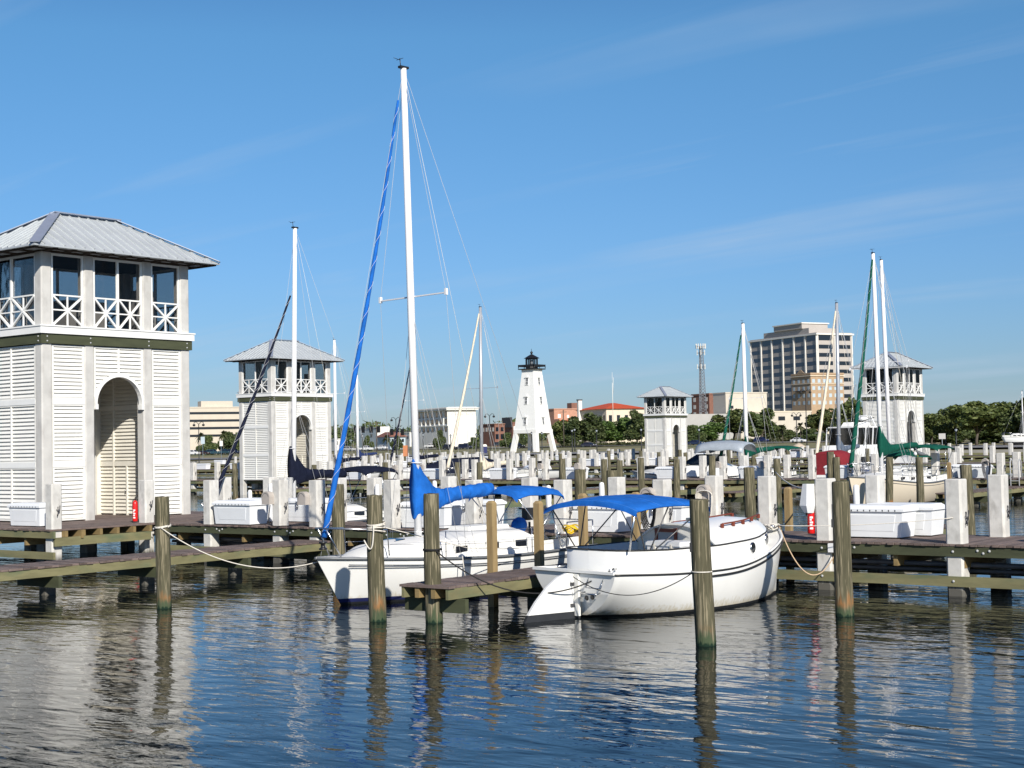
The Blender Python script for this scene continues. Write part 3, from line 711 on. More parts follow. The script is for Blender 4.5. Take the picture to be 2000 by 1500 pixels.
for k in range(34):
    Y = (109, 112, 156, 160, 130)[k % 5]; span = (-48, -140) if Y < 140 else (-70, -195)
    x = lerp(span[0], span[1], ((k*7) % 34+.5)/34)+rnd.uniform(-1, 1)
    if mesh_far is None: o = wpile(x, Y, 2.5, .17, 'small timber pile among the distant piers', (.005, 0), 'distant timber piles'); mesh_far = o.data
    else: o = link('timber_pile', mesh_far, None, (x, Y, rnd.uniform(-.15, .2))); tag(o, 'small timber pile among the distant piers', 'pile', 'distant timber piles')
# square tan posts along the fingers
def spost(x, y, zt, label, m='post_wood', w=.155):
    b = B().m(m); a = w/2; b.prism([(-a, -a), (a, -a), (a, a), (-a, a)], -.6, zt-.05); b.prism([(-a, -a), (a, -a), (a, a), (-a, a)], zt-.05, zt, [(-a*.55, -a*.55), (a*.55, -a*.55), (a*.55, a*.55), (-a*.55, a*.55)])
    return tag(b.build('square_post', None, (x, y, 0), rnd.uniform(-.03, .03)), label, 'post', 'square timber posts along the finger docks')
for x, y, z, lb in ((-19.12, 23.7, 2.17, 'tan square post nearest the camera on the finger dock'), (-19.12, 25.3, 2.10, 'tan square post half in shadow between the two near boats'), (-19.12, 26.95, 2.2, 'tan square post seen under the left of the catboat canopy'), (-19.12, 29.1, 2.15, 'tan square post left of the catboat cabin'),
                    (-17.65, 33.9, 2.1, 'tan square post left of the fire extinguisher, behind the pier'), (-17.65, 37.0, 2.15, 'square post in the water right of the ketch bow'), (-26.7, 67.5, 2.1, 'small square post beside the ketch on the second pier finger dock')):
    spost(x, y, z, lb)
# ------------------------------------------------------------------ fittings on the piles
def ext(x, y, z, label):
    t = thing('fire_extinguisher', label, 'fire extinguisher', (x, y, z), 0, 'red fire extinguishers on the piles')
    b = B().m('red_paint'); b.lathe([(.0, 0), (.075, .0), (.085, .03), (.085, .56), (.07, .63), (.03, .67), (.0, .67)], n=14); b.build('cylinder', t)
    b = B().m('black_plastic'); b.tube([(0, 0, .67), (0, 0, .74), (.08, -.03, .77)], .02, 6); b.tube([(0, 0, .72), (-.09, -.02, .66), (-.10, -.03, .4)], .014, 6); b.build('nozzle', t)
    b = B().m('white_plastic')
    for k, (h0, w_) in enumerate(((.10, .05), (.17, .04), (.23, .05), (.29, .03), (.34, .05))):
        a0 = -1.05
        vs = []
        for i in range(4):
            a = a0-.42+i*.28*w_/.05; vs += [(.087*math.cos(a), .087*math.sin(a), h0), (.087*math.cos(a), .087*math.sin(a), h0+.042)]
        b.add(vs, [(0, 2, 3, 1), (2, 4, 5, 3), (4, 6, 7, 5)])
    b.build('white_lettering', t)
ext(-14.98, 29.82, 1.22, 'red fire extinguisher hung on a concrete pile at right'); ext(-38.58, 29.72, 1.12, 'red fire extinguisher beside the largest tower alcove')
def reel(x, y, z, label, hose=None):
    t = thing('hose_holder', label, 'hose holder', (x, y, z), 0, 'beige round topped hose holders')
    b = B().m('beige_plastic'); pr = [(-.16, 0), (.16, 0), (.17, .22)]+[(.17*math.cos(a), .22+.16*math.sin(a)) for a in np.linspace(.3, PI-.3, 8)]+[(-.17, .22)]
    n = len(pr); b.add([(p[0], -.19, p[1]) for p in pr]+[(p[0], .0, p[1]) for p in pr], [tuple(range(n)), tuple(range(2*n-1, n-1, -1))]+[(i, (i+1) % n, n+(i+1) % n, n+i) for i in range(n)])
    b.build('housing', t)
    b = B().m('pipe_grey'); b.tube([(.13*math.cos(a), -.193, .20+.13*math.sin(a)) for a in np.linspace(.25, PI-.25, 9)], .006, 5); b.build('seam', t)
    if hose:
        b = B().m(hose)
        for k in range(5): w = .13+.025*k; b.tube([(w*math.cos(a)+.12, -.22-.02*k, .12+(.12 if math.sin(a) > 0 else .62+.05*k)*math.sin(a)) for a in np.linspace(0, 2*PI, 22)], .016, 5)
        b.build('hose', t)
reel(-32.35, 29.77, 1.72, 'beige round topped hose holder on pile right of the white box pair'); reel(-30.85, 29.77, 1.72, 'beige round topped hose holder on pile with a mast shadow')
reel(-19.15, 29.77, 1.86, 'beige hose holder with black hose behind catboat canopy', 'rope_black'); reel(-19.0, 32.1, 1.85, 'beige hose holder with white hose right of the catboat canopy', 'rope_white')
reel(-27.9, 75.55, 1.75, 'beige hose holder with grey hose coil on the second pier', 'pipe_grey'); reel(-24.2, 75.55, 1.75, 'beige hose holder at the right end of the second pier')
for i, x in enumerate((-43.8, -40.9, -53.9, -56.8, -69.4, -66.9)): reel(x, 75.55, 1.75, f'{ORD[i+1]} small beige hose holder along the second pier')
def pod(x, y, z, label, rz=0):
    b = B().m('white_plastic'); b.T = Matrix.Scale(.75, 4, (0, 1, 0))
    b.lathe([(.0, -.30), (.06, -.29), (.075, -.22), (.08, 0), (.075, .22), (.06, .29), (0, .31)], n=12); b.T = None
    return tag(b.build('bumper_pad', None, (x, y, z), rz), label, 'bumper', 'white plastic bumpers on the piles')
for i, (x, y, z, lb) in enumerate(((-35.6, 31.9, 1.75, 'white bumper on a pile left of the paired boxes'), (-34.85, 32.1, 1.95, 'tall white bumper on a pile behind the paired boxes'), (-30.25, 32.1, 1.93, 'white bumper behind the white roped pile'), (-27.98, 32.1, 2.03, 'white bumper just above the blue boom cover'), (-22.15, 29.75, 1.98, 'white bumper at the right tip of the sloop canopy'), (-22.15, 32.1, 1.98, 'white bumper behind the catboat canopy with small number'), (-14.95, 32.1, 1.92, 'white bumper on pile at the ketch bow'))): pod(x, y, z, lb)
b = B().m('white_plastic'); b.ball((0, 0, 0), (.12, .09, .18)); tag(b.build('round_light', None, (-32.38, 32.0, 1.66)), 'round white dock light on the pile behind the boxes', 'light')
b = B().m('white_plastic')
b.prism([(-.20, -.03), (.0, -.10), (.14, -.03), (.14, .05), (-.16, .05)], -.18, .30, [(-.12, -.02), (.0, -.06), (.13, -.03), (.13, .05), (-.1, .05)]); b.prism([(-.10, -.01), (.0, -.05), (.10, -.02), (.10, .05), (-.08, .05)], -.34, -.18, [(-.20, -.03), (.0, -.10), (.14, -.03), (.14, .05), (-.16, .05)]); tag(b.build('power_pedestal', None, (-15.0, 29.75, 2.02)), 'white power outlet housing above the red fire extinguisher', 'outlet')
b = B().m('white_plastic'); b.box(-.26, -.012, -.10, .26, .0, .10); tag(b.build('slip_sign', None, (-14.28, 29.715, .93)), 'blank white slip plate on the pier edge right of the catboat', 'sign')
t = thing('slip_sign', 'small white slip number plate on the second pier edge', 'sign', (-57.9, 75.40, 1.0)); b = B().m('white_plastic'); b.box(-.22, -.012, -.17, .22, 0, .17); b.build('plate', t)
def text(name, s, size, m, parent, loc, rot):
    cu = bpy.data.curves.new(name, 'FONT'); cu.body = s; cu.size = size; cu.extrude = .002; cu.align_x = 'CENTER'; cu.align_y = 'CENTER'; cu.materials.append(M[m])
    tmp = bpy.data.objects.new('tmp', cu); COL.objects.link(tmp); bpy.context.view_layer.update()
    me = bpy.data.meshes.new_from_object(tmp.evaluated_get(bpy.context.evaluated_depsgraph_get())); bpy.data.objects.remove(tmp)
    me.materials.clear(); me.materials.append(M[m]); o = link(name, me, parent, loc); o.rotation_euler = rot; return o
text('number', '1-18', .19, 'black_plastic', t, (0, -.016, 0), (PI/2, 0, 0))
b = B().m('brown_post'); b.lathe([(0, -.3), (.09, -.3), (.09, .72), (.095, .72), (.095, .78), (.0, .8)], n=14); tag(b.build('pipe_post', None, (-37.0, 31.4, 1.1)), 'short brown pipe post on deck right of the largest tower', 'post')
b = B().m('orange_float'); b.T = Matrix.Rotation(PI/2, 4, 'Y'); b.lathe([(0, -.6), (.09, -.58), (.11, -.3), (.11, .35), (.08, .5), (0, .52)], n=12); b.T = None; tag(b.build('float', None, (-32.8, 31.0, .5)), 'orange float in the dark under the pier', 'float')
b = B().m('rope_yellow')
for k in range(6): b.tube([((.16+.03*k)*math.cos(a)*(.6+.1*(k % 2)), (.14)*math.sin(a), .02*k+.05*math.sin(a*2+k)) for a in np.linspace(0, 2*PI, 18)], .016, 5)
tag(b.build('rope_coil', None, (-20.15, 27.9, 1.28)), 'yellow rope coiled on the stern rail of the near sloop', 'rope')
# gull
q = Vector((0, 0, 0)); t = thing('gull', 'gull perched on a timber pile in front of the ketch', 'gull', (0, 0, 0))
b = B().m('gull_grey'); b.T = Matrix.Rotation(-.35, 4, 'Y'); b.rings([[(x, r*math.cos(2*PI*j/10), .17+r*1.1*math.sin(2*PI*j/10)+z) for j in range(10)] for x, r, z in ((-.34, .012, .03), (-.22, .035, .02), (-.1, .08, 0), (.02, .10, -.01), (.12, .075, .02), (.19, .05, .07), (.22, .045, .12), (.26, .045, .15), (.30, .02, .15))]); b.T = None
bo = b.build('body', t)
b = B().m('gull_white'); b.ball((.30, 0, .34), (.075, .055, .06)); b.ball((.16, 0, .15), (.085, .085, .09)); b.build('head', t)
b = B().m('rope_yellow'); b.tube([(.36, 0, .34), (.44, 0, .325)], [.016, .004], 6); b.tube([(.05, -.04, .10), (.05, -.04, 0)], .008, 5); b.tube([(.05, .04, .10), (.05, .04, 0)], .008, 5); b.build('bill', t)
gp = [o for o in bpy.data.objects if o.get('label', '').endswith('gull perched on it')][0]; zmax = max(v.co.z for v in gp.data.vertices); t.location = (gp.location.x, gp.location.y, zmax); t.rotation_euler = (0, 0, TH+PI*.9)

# ladder and power cords
t = thing('dock_ladder', 'aluminium ladder at the right of the second pier', 'ladder', (-26.35, 75.35, 1.08)); b = B().m('wire')
for x in (-.22, .22): b.tube([(x, 0, -1.2), (x, 0, .85), (x, .12, 1.0), (x, .35, .9), (x, .38, 0)], .03, 6)
b.build('rails', t); b = B().m('wire')
for k in range(6): b.bar((-.22, 0, -1.0+k*.3), (.22, 0, -1.0+k*.3), .06, .03)
b.build('rungs', t)
for i, (pts, m, lb) in enumerate((([(-19.1, 29.74, 1.85), (-19.35, 29.6, 1.3), (-19.2, 29.58, 1.1), (-18.6, 29.62, 1.1), (-17.8, 29.9, 1.11), (-16.9, 29.6, 1.0), (-16.3, 28.9, 1.25)], 'rope_yellow', 'yellow power cord from the hose holder to the catboat bow'), ([(-32.3, 29.72, 1.7), (-32.2, 29.6, 1.15), (-31.6, 29.75, 1.1), (-30.6, 30.3, 1.1), (-28.9, 30.2, 1.1), (-27.9, 29.7, 1.1), (-24.5, 29.62, 1.0), (-21.8, 29.2, 1.15)], 'rope_black', 'black power cord lying along the pier behind the sloop'))):
    P = [Vector(p) for p in pts]; Q = []
    for a in range(len(P)-1):
        p0, p1, p2, p3 = P[max(0, a-1)], P[a], P[a+1], P[min(len(P)-1, a+2)]
        for k in range(6): u = k/6; Q.append(.5*((2*p1)+(p2-p0)*u+(2*p0-5*p1+4*p2-p3)*u*u+(3*p1-p0-3*p2+p3)*u**3))
    rope('extension_lead', lb, Q+[P[-1]], .013, m, 'cable')
# ------------------------------------------------------------------ boats (local: y forward from the transom, x to starboard, z 0 = waterline)
def hull_mesh(b, bs, hs, ds, stem, trans, e1=([0, 1], [.75, 1.0]), e2=1.25, nu=28, nv=14, top='hull_white', bottom='antifoul', zb=.06, boot=None):
    "bs/hs/ds: (u list, values) half breadth, sheer height, depth; stem/trans: (z list, y) profiles"
    R = []
    for i in range(nu+1):
        u = i/nu; bb = max(.004, smoothcurve(u, *bs)); h = smoothcurve(u, *hs); d = smoothcurve(u, *ds); ee = interp(u, *e1)
        row = []
        for j in range(nv+1):
            th = PI/2*j/nv; x = bb*math.sin(th)**ee; z = h-(h+d)*max(0, math.cos(th))**e2
            y0, y1 = interp(z, *trans), interp(z, *stem); row.append((x, lerp(y0, y1, u), z))
        R.append(row)
    for side in (1, -1):
        vs = [(side*p[0], p[1], p[2]) for r in R for p in r]; n = nv+1
        for i in range(nu):
            for j in range(nv):
                zc = (R[i][j][2]+R[i+1][j+1][2])/2
                b.m(top)
                q = (i*n+j, i*n+j+1, (i+1)*n+j+1, (i+1)*n+j)
                b.add([vs[k] for k in q], [(0, 1, 2, 3)], True)
    b.m(top)
    r = R[0]
    for j in range(nv): b.add([(-r[j][0], r[j][1], r[j][2]), (r[j][0], r[j][1], r[j][2]), (r[j+1][0], r[j+1][1], r[j+1][2]), (-r[j+1][0], r[j+1][1], r[j+1][2])], [(0, 1, 2, 3)])
    return [(p[-1]) for p in R]
def bands(o, cuts):
    "painted bands: cut the hull at level lines, then colour below each"
    bm = bmesh.new(); bm.from_mesh(o.data)
    for z, m in cuts: bmesh.ops.bisect_plane(bm, geom=bm.verts[:]+bm.edges[:]+bm.faces[:], plane_co=(0, 0, z), plane_no=(0, 0, 1))
    names = [m_.name for m_ in o.data.materials]
    for z, m in cuts:
        if m not in names: o.data.materials.append(M[m]); names.append(m)
    for f in bm.faces:
        zc = f.calc_center_median().z
        for z, m in cuts:
            if zc < z: f.material_index = names.index(m)
    bm.to_mesh(o.data); bm.free(); return o
def weld(o, d=.0008):
    bm = bmesh.new(); bm.from_mesh(o.data); bmesh.ops.remove_doubles(bm, verts=bm.verts, dist=d); bmesh.ops.recalc_face_normals(bm, faces=bm.faces); bm.to_mesh(o.data); bm.free(); return o
def sheerline(sh, off=0, dz=0):
    P = [(x+off, y, z+dz) for x, y, z in sh]; return [(-x, y, z) for x, y, z in P], P
def deckmesh(b, sh, drop=.015, camber=.05):
    n = 6
    rows = []
    for x, y, z in sh: rows.append([(lerp(-x, x, k/n), y, z-drop+camber*(1-(2*k/n-1)**2)) for k in range(n+1)])
    b.rings(rows, closed=False, cap=False)
def trunk(b, ys, ws, hs, z0s, tops=.8, crown=.10, n=8):
    "cabin trunk: per station half width at deck, height of side, base z; top narrower with crown"
    rows = []
    for y, w, h, z0 in zip(ys, ws, hs, z0s):
        row = [(-w, y, z0), (-lerp(w, w*tops, .92), y, z0+h*.92)]
        for k in range(n+1):
            x = lerp(-w*tops, w*tops, k/n); row.append((x*.985, y, z0+h+crown*min(1, h/.25)*(1-(2*k/n-1)**2)))
        row += [(lerp(w, w*tops, .92), y, z0+h*.92), (w, y, z0)]; rows.append(row)
    m = len(rows[0]); vs = [p for r in rows for p in r]
    b.add(vs, [(i*m+j, i*m+j+1, (i+1)*m+j+1, (i+1)*m+j) for i in range(len(rows)-1) for j in range(m-1)], True)
    b.add(rows[0], [tuple(range(m))]); b.add(rows[-1], [tuple(range(m-1, -1, -1))])
def cover(b, y0, y1, zb, h0, dz=.15, collar=.5, wid=.17, seed=1, mr=.08):
    "furled sail under a laced cover on the boom, from the mast (y0) aft to y1; zb = boom height"
    r = random.Random(seed); rows = []; L = y0-y1; n = 20; K = 64
    for i in range(K+1):
        t = i/K; y = y0+.14-(L+.14)*t; s = (y0-y)/L
        top = zb+dz*max(0, s)+ (h0*max(0, 1-max(0, s)/.30)**1.8 if s > -.02 else h0)+.17; bot = zb+dz*max(0, s)*.9-.30*max(0, 1-max(0, s)/.55)**1.3-.13
        w = (wid if s > .12 else lerp(.12, wid, max(0, s+.05)/.17))*(1 if t < .93 else lerp(1, .55, (t-.93)/.07)); c = (top+bot)/2; hh = (top-bot)/2*(1 if t < .95 else .8)
        wob = .016*math.sin(i*.72)+.010*math.sin(i*1.9+1)+r.uniform(-.006, .006)
        row = []
        for j in range(n):
            a = 2*PI*j/n; k = 1+.07*math.sin(i*.55+j*1.1)+.05*math.sin(i*1.3-j*.9+2)+r.uniform(-.02, .02); row.append((w*math.cos(a)*k*(1-.35*max(0, math.sin(a))*(h0 > .3 and s < .25)), y, c+(hh+wob*.6)*math.sin(a)))
        rows.append(row)
    b.rings(rows)
def bimini(b, y0, y1, w, z, crown=.18, drop=.22, lean=.0, n=10, scal=.05):
    rows = []
    K = 8
    for i in range(K+1):
        t = i/K; y = lerp(y0, y1, t); arch = 1-(2*t-1)**2; sc = scal*math.cos(t*PI*4)
        row = []
        for k in range(n+1):
            s = 2*k/n-1; row.append((w*s*(1 if abs(s) < .95 else 1.02), y, z+lean*t+crown*.5*arch+crown*(1-abs(s)**2.2)-(.0 if abs(s) < .95 else drop*(.55+sc*2))))
        rows.append(row)
    up = rows; dn = [[(x*.985, y, zz-.025) for x, y, zz in r] for r in rows]
    m = n+1; vs = [p for r in up for p in r]+[p for r in dn for p in r]; o = (K+1)*m
    fs = [(i*m+j, i*m+j+1, (i+1)*m+j+1, (i+1)*m+j) for i in range(K) for j in range(n)]
    fs += [tuple(o+q for q in reversed(f)) for f in fs]
    fs += [(j, o+j, o+j+1, j+1) for j in range(n)]+[(K*m+j, K*m+j+1, o+K*m+j+1, o+K*m+j) for j in range(n)]
    fs += [(i*m, (i+1)*m, o+(i+1)*m, o+i*m) for i in range(K)]+[(i*m+n, o+i*m+n, o+(i+1)*m+n, (i+1)*m+n) for i in range(K)]
    b.add(vs, fs, True)
    # valance at both ends
    for r, s in ((rows[0], -1), (rows[-1], 1)):
        b.add([(x, y, zz) for x, y, zz in r]+[(x, y+s*.03, zz-.10) for x, y, zz in r], [(j, j+1, m+j+1, m+j) for j in range(n)], True)
def spiral(b, p, q, r0, r1, turns, w=.008, k0=1.1):
    p, q = Vector(p), Vector(q); d = (q-p); u = d.normalized(); a = u.cross(Vector((1, 0, 0))).normalized(); c = u.cross(a); n = int(turns*9)
    b.tube([p+d*(i/n)+(a*math.cos(2*PI*turns*i/n)+c*math.sin(2*PI*turns*i/n))*lerp(r0, r1, i/n)*k0 for i in range(n+1)], w, 4)

def sailboat(name, label, loc, rz, L=8, beam=2.7, hs=(.9, .88, 1.0), mast_y=4.8, mast_z=1.35, top=(0, 0, 11), boom=3.2, boom_z=2.1, cov='canvas_blue', cov_h=.75, jib='canvas_blue', jibtop=.93, stay=1.0, hullm='hull_white', boot=('navy_boot', .12), bim=None, bimm=None, detail=1, mm='mast_white', rail='rail_grey', spread=(1.15, .58), group=None, thread='thread_white', wire=.006, jr=.062, cab=None, stripe='grey_line', dodger=None, mast_r=.085, cov_dz=.15, seed=1):
    t = thing(name, label, 'sailboat', loc, rz, group)
    b = B(); U = [0, .25, .5, .75, .9, 1]
    sh = hull_mesh(b, (U, [beam*.36, beam*.46, beam*.5, beam*.38, beam*.19, .01]), ([0, .5, 1], list(hs)), (U, [.05, .35, .5, .42, .25, .02]), ([-.5, 0, hs[2]], [L-1.6, L-.62, L]), ([-.5, 0, hs[0]], [.9, .35, 0]), top=hullm)
    bands(weld(b.build('hull', t)), ([boot[::-1]] if boot else [])+[(.05, 'antifoul')])
    b = B().m('deck_gel'); deckmesh(b, sh); b.build('deck', t)
    b = B().m(rail); l, r = sheerline(sh, .012, .0)
    for P in (l, r): b.tube(P, .035 if detail else .04, 6)
    b.build('toe_rail', t)
    if detail:
        b = B().m(stripe)
        for dz in ((-.13, -.17) if detail > 1 else (-.14,)):
            pts = []
            for x, y, z in sh[1:-1]: pts.append((x*(1-.0)+.004, y, z+dz))
            for s in (1, -1): b.tube([(s*(p[0]-.002), p[1], p[2]) for p in pts[:-1]], .010, 4)
        b.build('stripe', t)
    # cabin
    cab = cab or [(L*.22, .20), (L*.30, .48), (L*.45, .50), (L*.58, .42), (L*.70, .34), (L*.80, .16), (L*.86, .02)]
    ys = [c[0] for c in cab]; hh = [c[1] for c in cab]
    def shx(y): return interp(y, [p[1] for p in sh], [p[0] for p in sh])
    def shz(y): return interp(y, [p[1] for p in sh], [p[2] for p in sh])
    b = B().m('deck_gel'); ws = [max(.1, shx(y)*.80-.04) for y in ys]; trunk(b, ys, ws, hh, [shz(y)-.03 for y in ys]); cb = b.build('cabin', t)
    for yy in ((.33, .45, .57) if L < 9.5 else (.32, .42, .52, .62)):
        y = L*yy; h = interp(y, ys, hh); w = interp(y, ys, ws); z = shz(y)+h*.5-.03; dx = w*(1-.2*.5)
        for s in (1, -1):
            b = B().m('window_dark'); f = B().m('deck_gel'); wl = .17 if detail > 1 else .25
            p0 = Vector((s*(dx+.012), y, z)); f.bar(p0-Vector((0, wl+.04, 0)), p0+Vector((0, wl+.04, 0)), .025, .22, 0); p0 = Vector((s*(dx+.02), y, z)); b.bar(p0-Vector((0, wl, 0)), p0+Vector((0, wl, 0)), .025, .15, 0); b.build('window', cb); f.build('window_frame', cb)
    if detail > 1:
        b = B().m('deck_gel'); yh = L*.40; zt = shz(yh)+.50+.06; b.prism([(-.36, yh-.75), (.36, yh-.75), (.36, yh+.55), (-.36, yh+.55)], zt-.03, zt+.07, [(-.32, yh-.72), (.32, yh-.72), (.32, yh+.5), (-.32, yh+.5)]); b.build('sliding_hatch', cb)
        b = B().m('window_dark'); yh = L*.74; zt = shz(yh)+.30; b.T = Matrix.Translation((0, yh, zt)) @ Matrix.Rotation(-.16, 4, 'X'); b.box(-.25, -.25, 0, .25, .25, .05); b.T = None; b.build('fore_hatch', cb)
    # cockpit coamings
    for s in (1, -1):
        b = B().m('deck_gel')
        pts = [(s*shx(y)*.72, y, shz(y)) for y in np.linspace(.15, L*.24, 6)]
        b.rings([[(x-.06, y, z-.03), (x+.06, y, z-.03), (x+.04, y, z+.22), (x-.04, y, z+.22)] for x, y, z in pts], smooth=False); b.build('cockpit_coaming', t)
    # rig
    tp = Vector(top); mb = Vector((0, mast_y, mast_z-.1)); H = lambda f: mb.lerp(tp, f)
    b = B().m(mm); b.tube([mb, mb.lerp(tp, .5), tp], [mast_r, mast_r, mast_r*.8], 12); ms = b.build('mast', t)
    b = B().m('black_plastic'); b.box(tp.x-.05, tp.y-.12, tp.z, tp.x+.05, tp.y+.12, tp.z+.05); b.tube([tp+Vector((0, .08, 0)), tp+Vector((0, .10, .22))], .012, 4); b.tube([tp+Vector((0, .10, .18)), tp+Vector((.0, .28, .20))], .006, 4); b.tube([tp+Vector((-.12, .10, .2)), tp+Vector((.12, .10, .2))], .006, 4); b.build('masthead_fitting', ms)
    S0 = H(spread[1]); b = B().m(mm); b.bar(S0+Vector((-spread[0], -.05, .05)), S0+Vector((spread[0], -.05, .05)), .05, .028)
    for s in (1, -1): b.box(S0.x+s*spread[0]-.03, S0.y-.08, S0.z+.0, S0.x+s*spread[0]+.03, S0.y-.02, S0.z+.14)
    b.build('spreader', ms)
    bow = Vector((0, L-.12, hs[2]+.05)); fs = H(stay); jt = bow.lerp(fs, jibtop); stern = Vector((0, .1, hs[0]+.05))
    b = B().m('wire'); w = wire
    b.tube([bow, fs], w, 4); b.tube([stern, tp], w, 4)
    for s in (1, -1):
        cp = Vector((s*shx(mast_y-.25)*.97, mast_y-.3, shz(mast_y))); se = S0+Vector((s*spread[0], -.05, .07))
        b.tube([cp, se, H(.985)], w, 4); b.tube([cp+Vector((0, .15, 0)), H(spread[1]-.015)], w, 4); b.tube([cp+Vector((0, -.35, 0)), H(spread[1]-.02)], w, 4)
    b.build('rigging', t)
    if jib:
        b = B().m(jib); k = 26; j0 = bow.lerp(fs, .035)
        b.tube([j0.lerp(jt, i/k)+Vector((0, -.10*math.sin(PI*i/k), 0)) for i in range(k+1)], [jr*(1.0 if i < 2 else lerp(1.05, .45, i/k))*(1+.10*math.sin(i*2.1)) for i in range(k+1)], 8); jo = b.build('furled_jib', t)
        b = B().m(thread); n = 200; pts = []
        d = jt-j0
        for i in range(n+1):
            f = i/n; c = j0+d*f+Vector((0, -.10*math.sin(PI*f), 0)); a = 2*PI*17*f; rr = jr*lerp(1.12, .5, f)*1.05; pts.append(c+Vector((rr*math.cos(a), rr*math.sin(a), 0)))
        b.tube(pts, .0032, 4); b.build('lashing', jo)
        b = B().m('black_plastic'); b.lathe([(0, 0), (.09, 0), (.09, .03), (.05, .05), (.05, .12), (.09, .14), (.09, .17), (0, .17)], 0, 0, 10); o = b.build('furling_drum', t); o.location = bow+Vector((0, -.06, .12))
    if boom:
        b = B().m(mm); b.tube([(0, mast_y-.1, boom_z), (0, mast_y-boom-.12, boom_z+cov_dz)], .055, 8); b.build('boom', t)
        if cov:
            b = B().m(cov); cover(b, mast_y, mast_y-boom, boom_z, cov_h, cov_dz, seed=seed); co = weld(b.build('sail_cover', t))
            if detail > 1:
                b = B().m('seam_blue'); V = [v.co.copy() for v in co.data.vertices]
                for f in (.20, .45, .68, .88):
                    yc = mast_y-boom*f; c0 = boom_z+cov_dz*f; ring = []
                    for a in np.linspace(-PI*.42, PI*.42, 9): ring.append(max(V, key=lambda v: (math.cos(a)*(v.x) + math.sin(a)*(v.z-c0))-abs(v.y-yc)*6)+Vector((.004, 0, .002)))
                    b.tube(ring, .004, 4)
                b.build('seam', co)
            b = B().m(thread); b.tube([(mast_r*1.45*math.cos(a), mast_y+.02+mast_r*1.45*math.sin(a), boom_z+cov_h+.1) for a in np.linspace(0, 2*PI, 12)], .012, 4); b.build('cover_lacing', t)
        b = B().m('rope_white'); e = Vector((0, mast_y-boom+.5, boom_z+cov_dz))
        for dx in (-.10, .0, .12): b.tube([e, (dx, mast_y-boom+.15, hs[0]+.5)], .010, 4)
        b.tube([Vector((0, mast_y-boom, boom_z+cov_dz)), tp], w*.9, 4); b.build('mainsheet', t)
    # pulpit, pushpit, lifelines
    b = B().m('steel'); rr = .016 if detail > 1 else .02
    z = hs[2]
    b.tube([(-shx(L-1.3)*.95, L-1.35, z), (-shx(L-1.3)*.95, L-1.3, z+.55), (-.12, L-.08, z+.62), (.12, L-.08, z+.62), (shx(L-1.3)*.95, L-1.3, z+.55), (shx(L-1.3)*.95, L-1.35, z)], rr, 6)
    for s in (1, -1): b.tube([(s*.2, L-.5, z), (s*.14, L-.15, z+.62)], rr, 6)
    b.build('pulpit', t)
    b = B().m('steel'); z = hs[0]
    b.tube([(-shx(1.2)*.95, 1.2, z), (-shx(1.2)*.95, 1.15, z+.6), (-shx(.1)*.95, .1, z+.6), (shx(.1)*.95, .1, z+.6), (shx(1.2)*.95, 1.15, z+.6), (shx(1.2)*.95, 1.2, z)], rr, 6)
    for s in (1, -1): b.tube([(s*shx(.1)*.95, .1, z), (s*shx(.1)*.95, .1, z+.6)], rr, 6)
    b.build('pushpit', t)
    b = B().m('steel'); sy = list(np.linspace(1.2, L-1.35, 5))
    for s in (1, -1):
        for y in sy[1:-1]: b.tube([(s*shx(y)*.95, y, shz(y)), (s*shx(y)*.95, y, shz(y)+.58)], rr*.8, 5)
        for hz in (.57, .30): b.tube([(s*shx(y)*.95, y, shz(y)+hz) for y in sy], .005 if detail > 1 else .009, 4)
    b.build('lifeline', t)
    if bim:
        y0, y1, w_, z_ = bim; b = B().m(bimm); bimini(b, y0, y1, w_, z_, crown=.12, drop=.14); weld(b.build('bimini', t))
        for s in (1, -1):
            b = B().m('steel'); fy = (y0+y1)/2-.2; b.tube([(s*w_*.97, y0+.05, z_-.1), (s*w_*.9, fy+.4, hs[0]+.2)], .013, 5); b.tube([(s*w_*.97, y1-.05, z_-.1), (s*w_*.9, fy-.1, hs[0]+.2)], .013, 5); b.tube([(s*w_*.97, (y0+y1)/2, z_-.06), (s*w_*.9, fy, hs[0]+.2)], .013, 5); b.build('bimini_frame', t)
    if dodger:
        y0, y1, w_, z_ = dodger; b = B().m(bimm); bimini(b, y0, y1, w_, z_, crown=.15, drop=.2); weld(b.build('spray_hood', t))
    return t
def mast_at(px, py, d, bx=None):
    return Dp(px, py, d)
def sb(name, label, top_px, d, base_px, heading, mast_y, **k):
    "place a sailboat so that its mast stands at the surveyed spot"
    tp = Dp(top_px[0], top_px[1], d); bs_ = Dp(base_px[0], base_px[1], d); g = Dp(base_px[0], base_px[1], d)
    c, s = math.cos(heading), math.sin(heading)
    # local y forward -> world (-sin h, cos h)
    loc = (bs_.x+s*mast_y, bs_.y-c*mast_y, 0)
    dv = Vector((tp.x-bs_.x, tp.y-bs_.y, 0)); lx = dv.x*c+dv.y*s; ly = -dv.x*s+dv.y*c
    return sailboat(name, label, loc, heading, mast_y=mast_y, top=(lx, mast_y+ly, tp.z), **k)
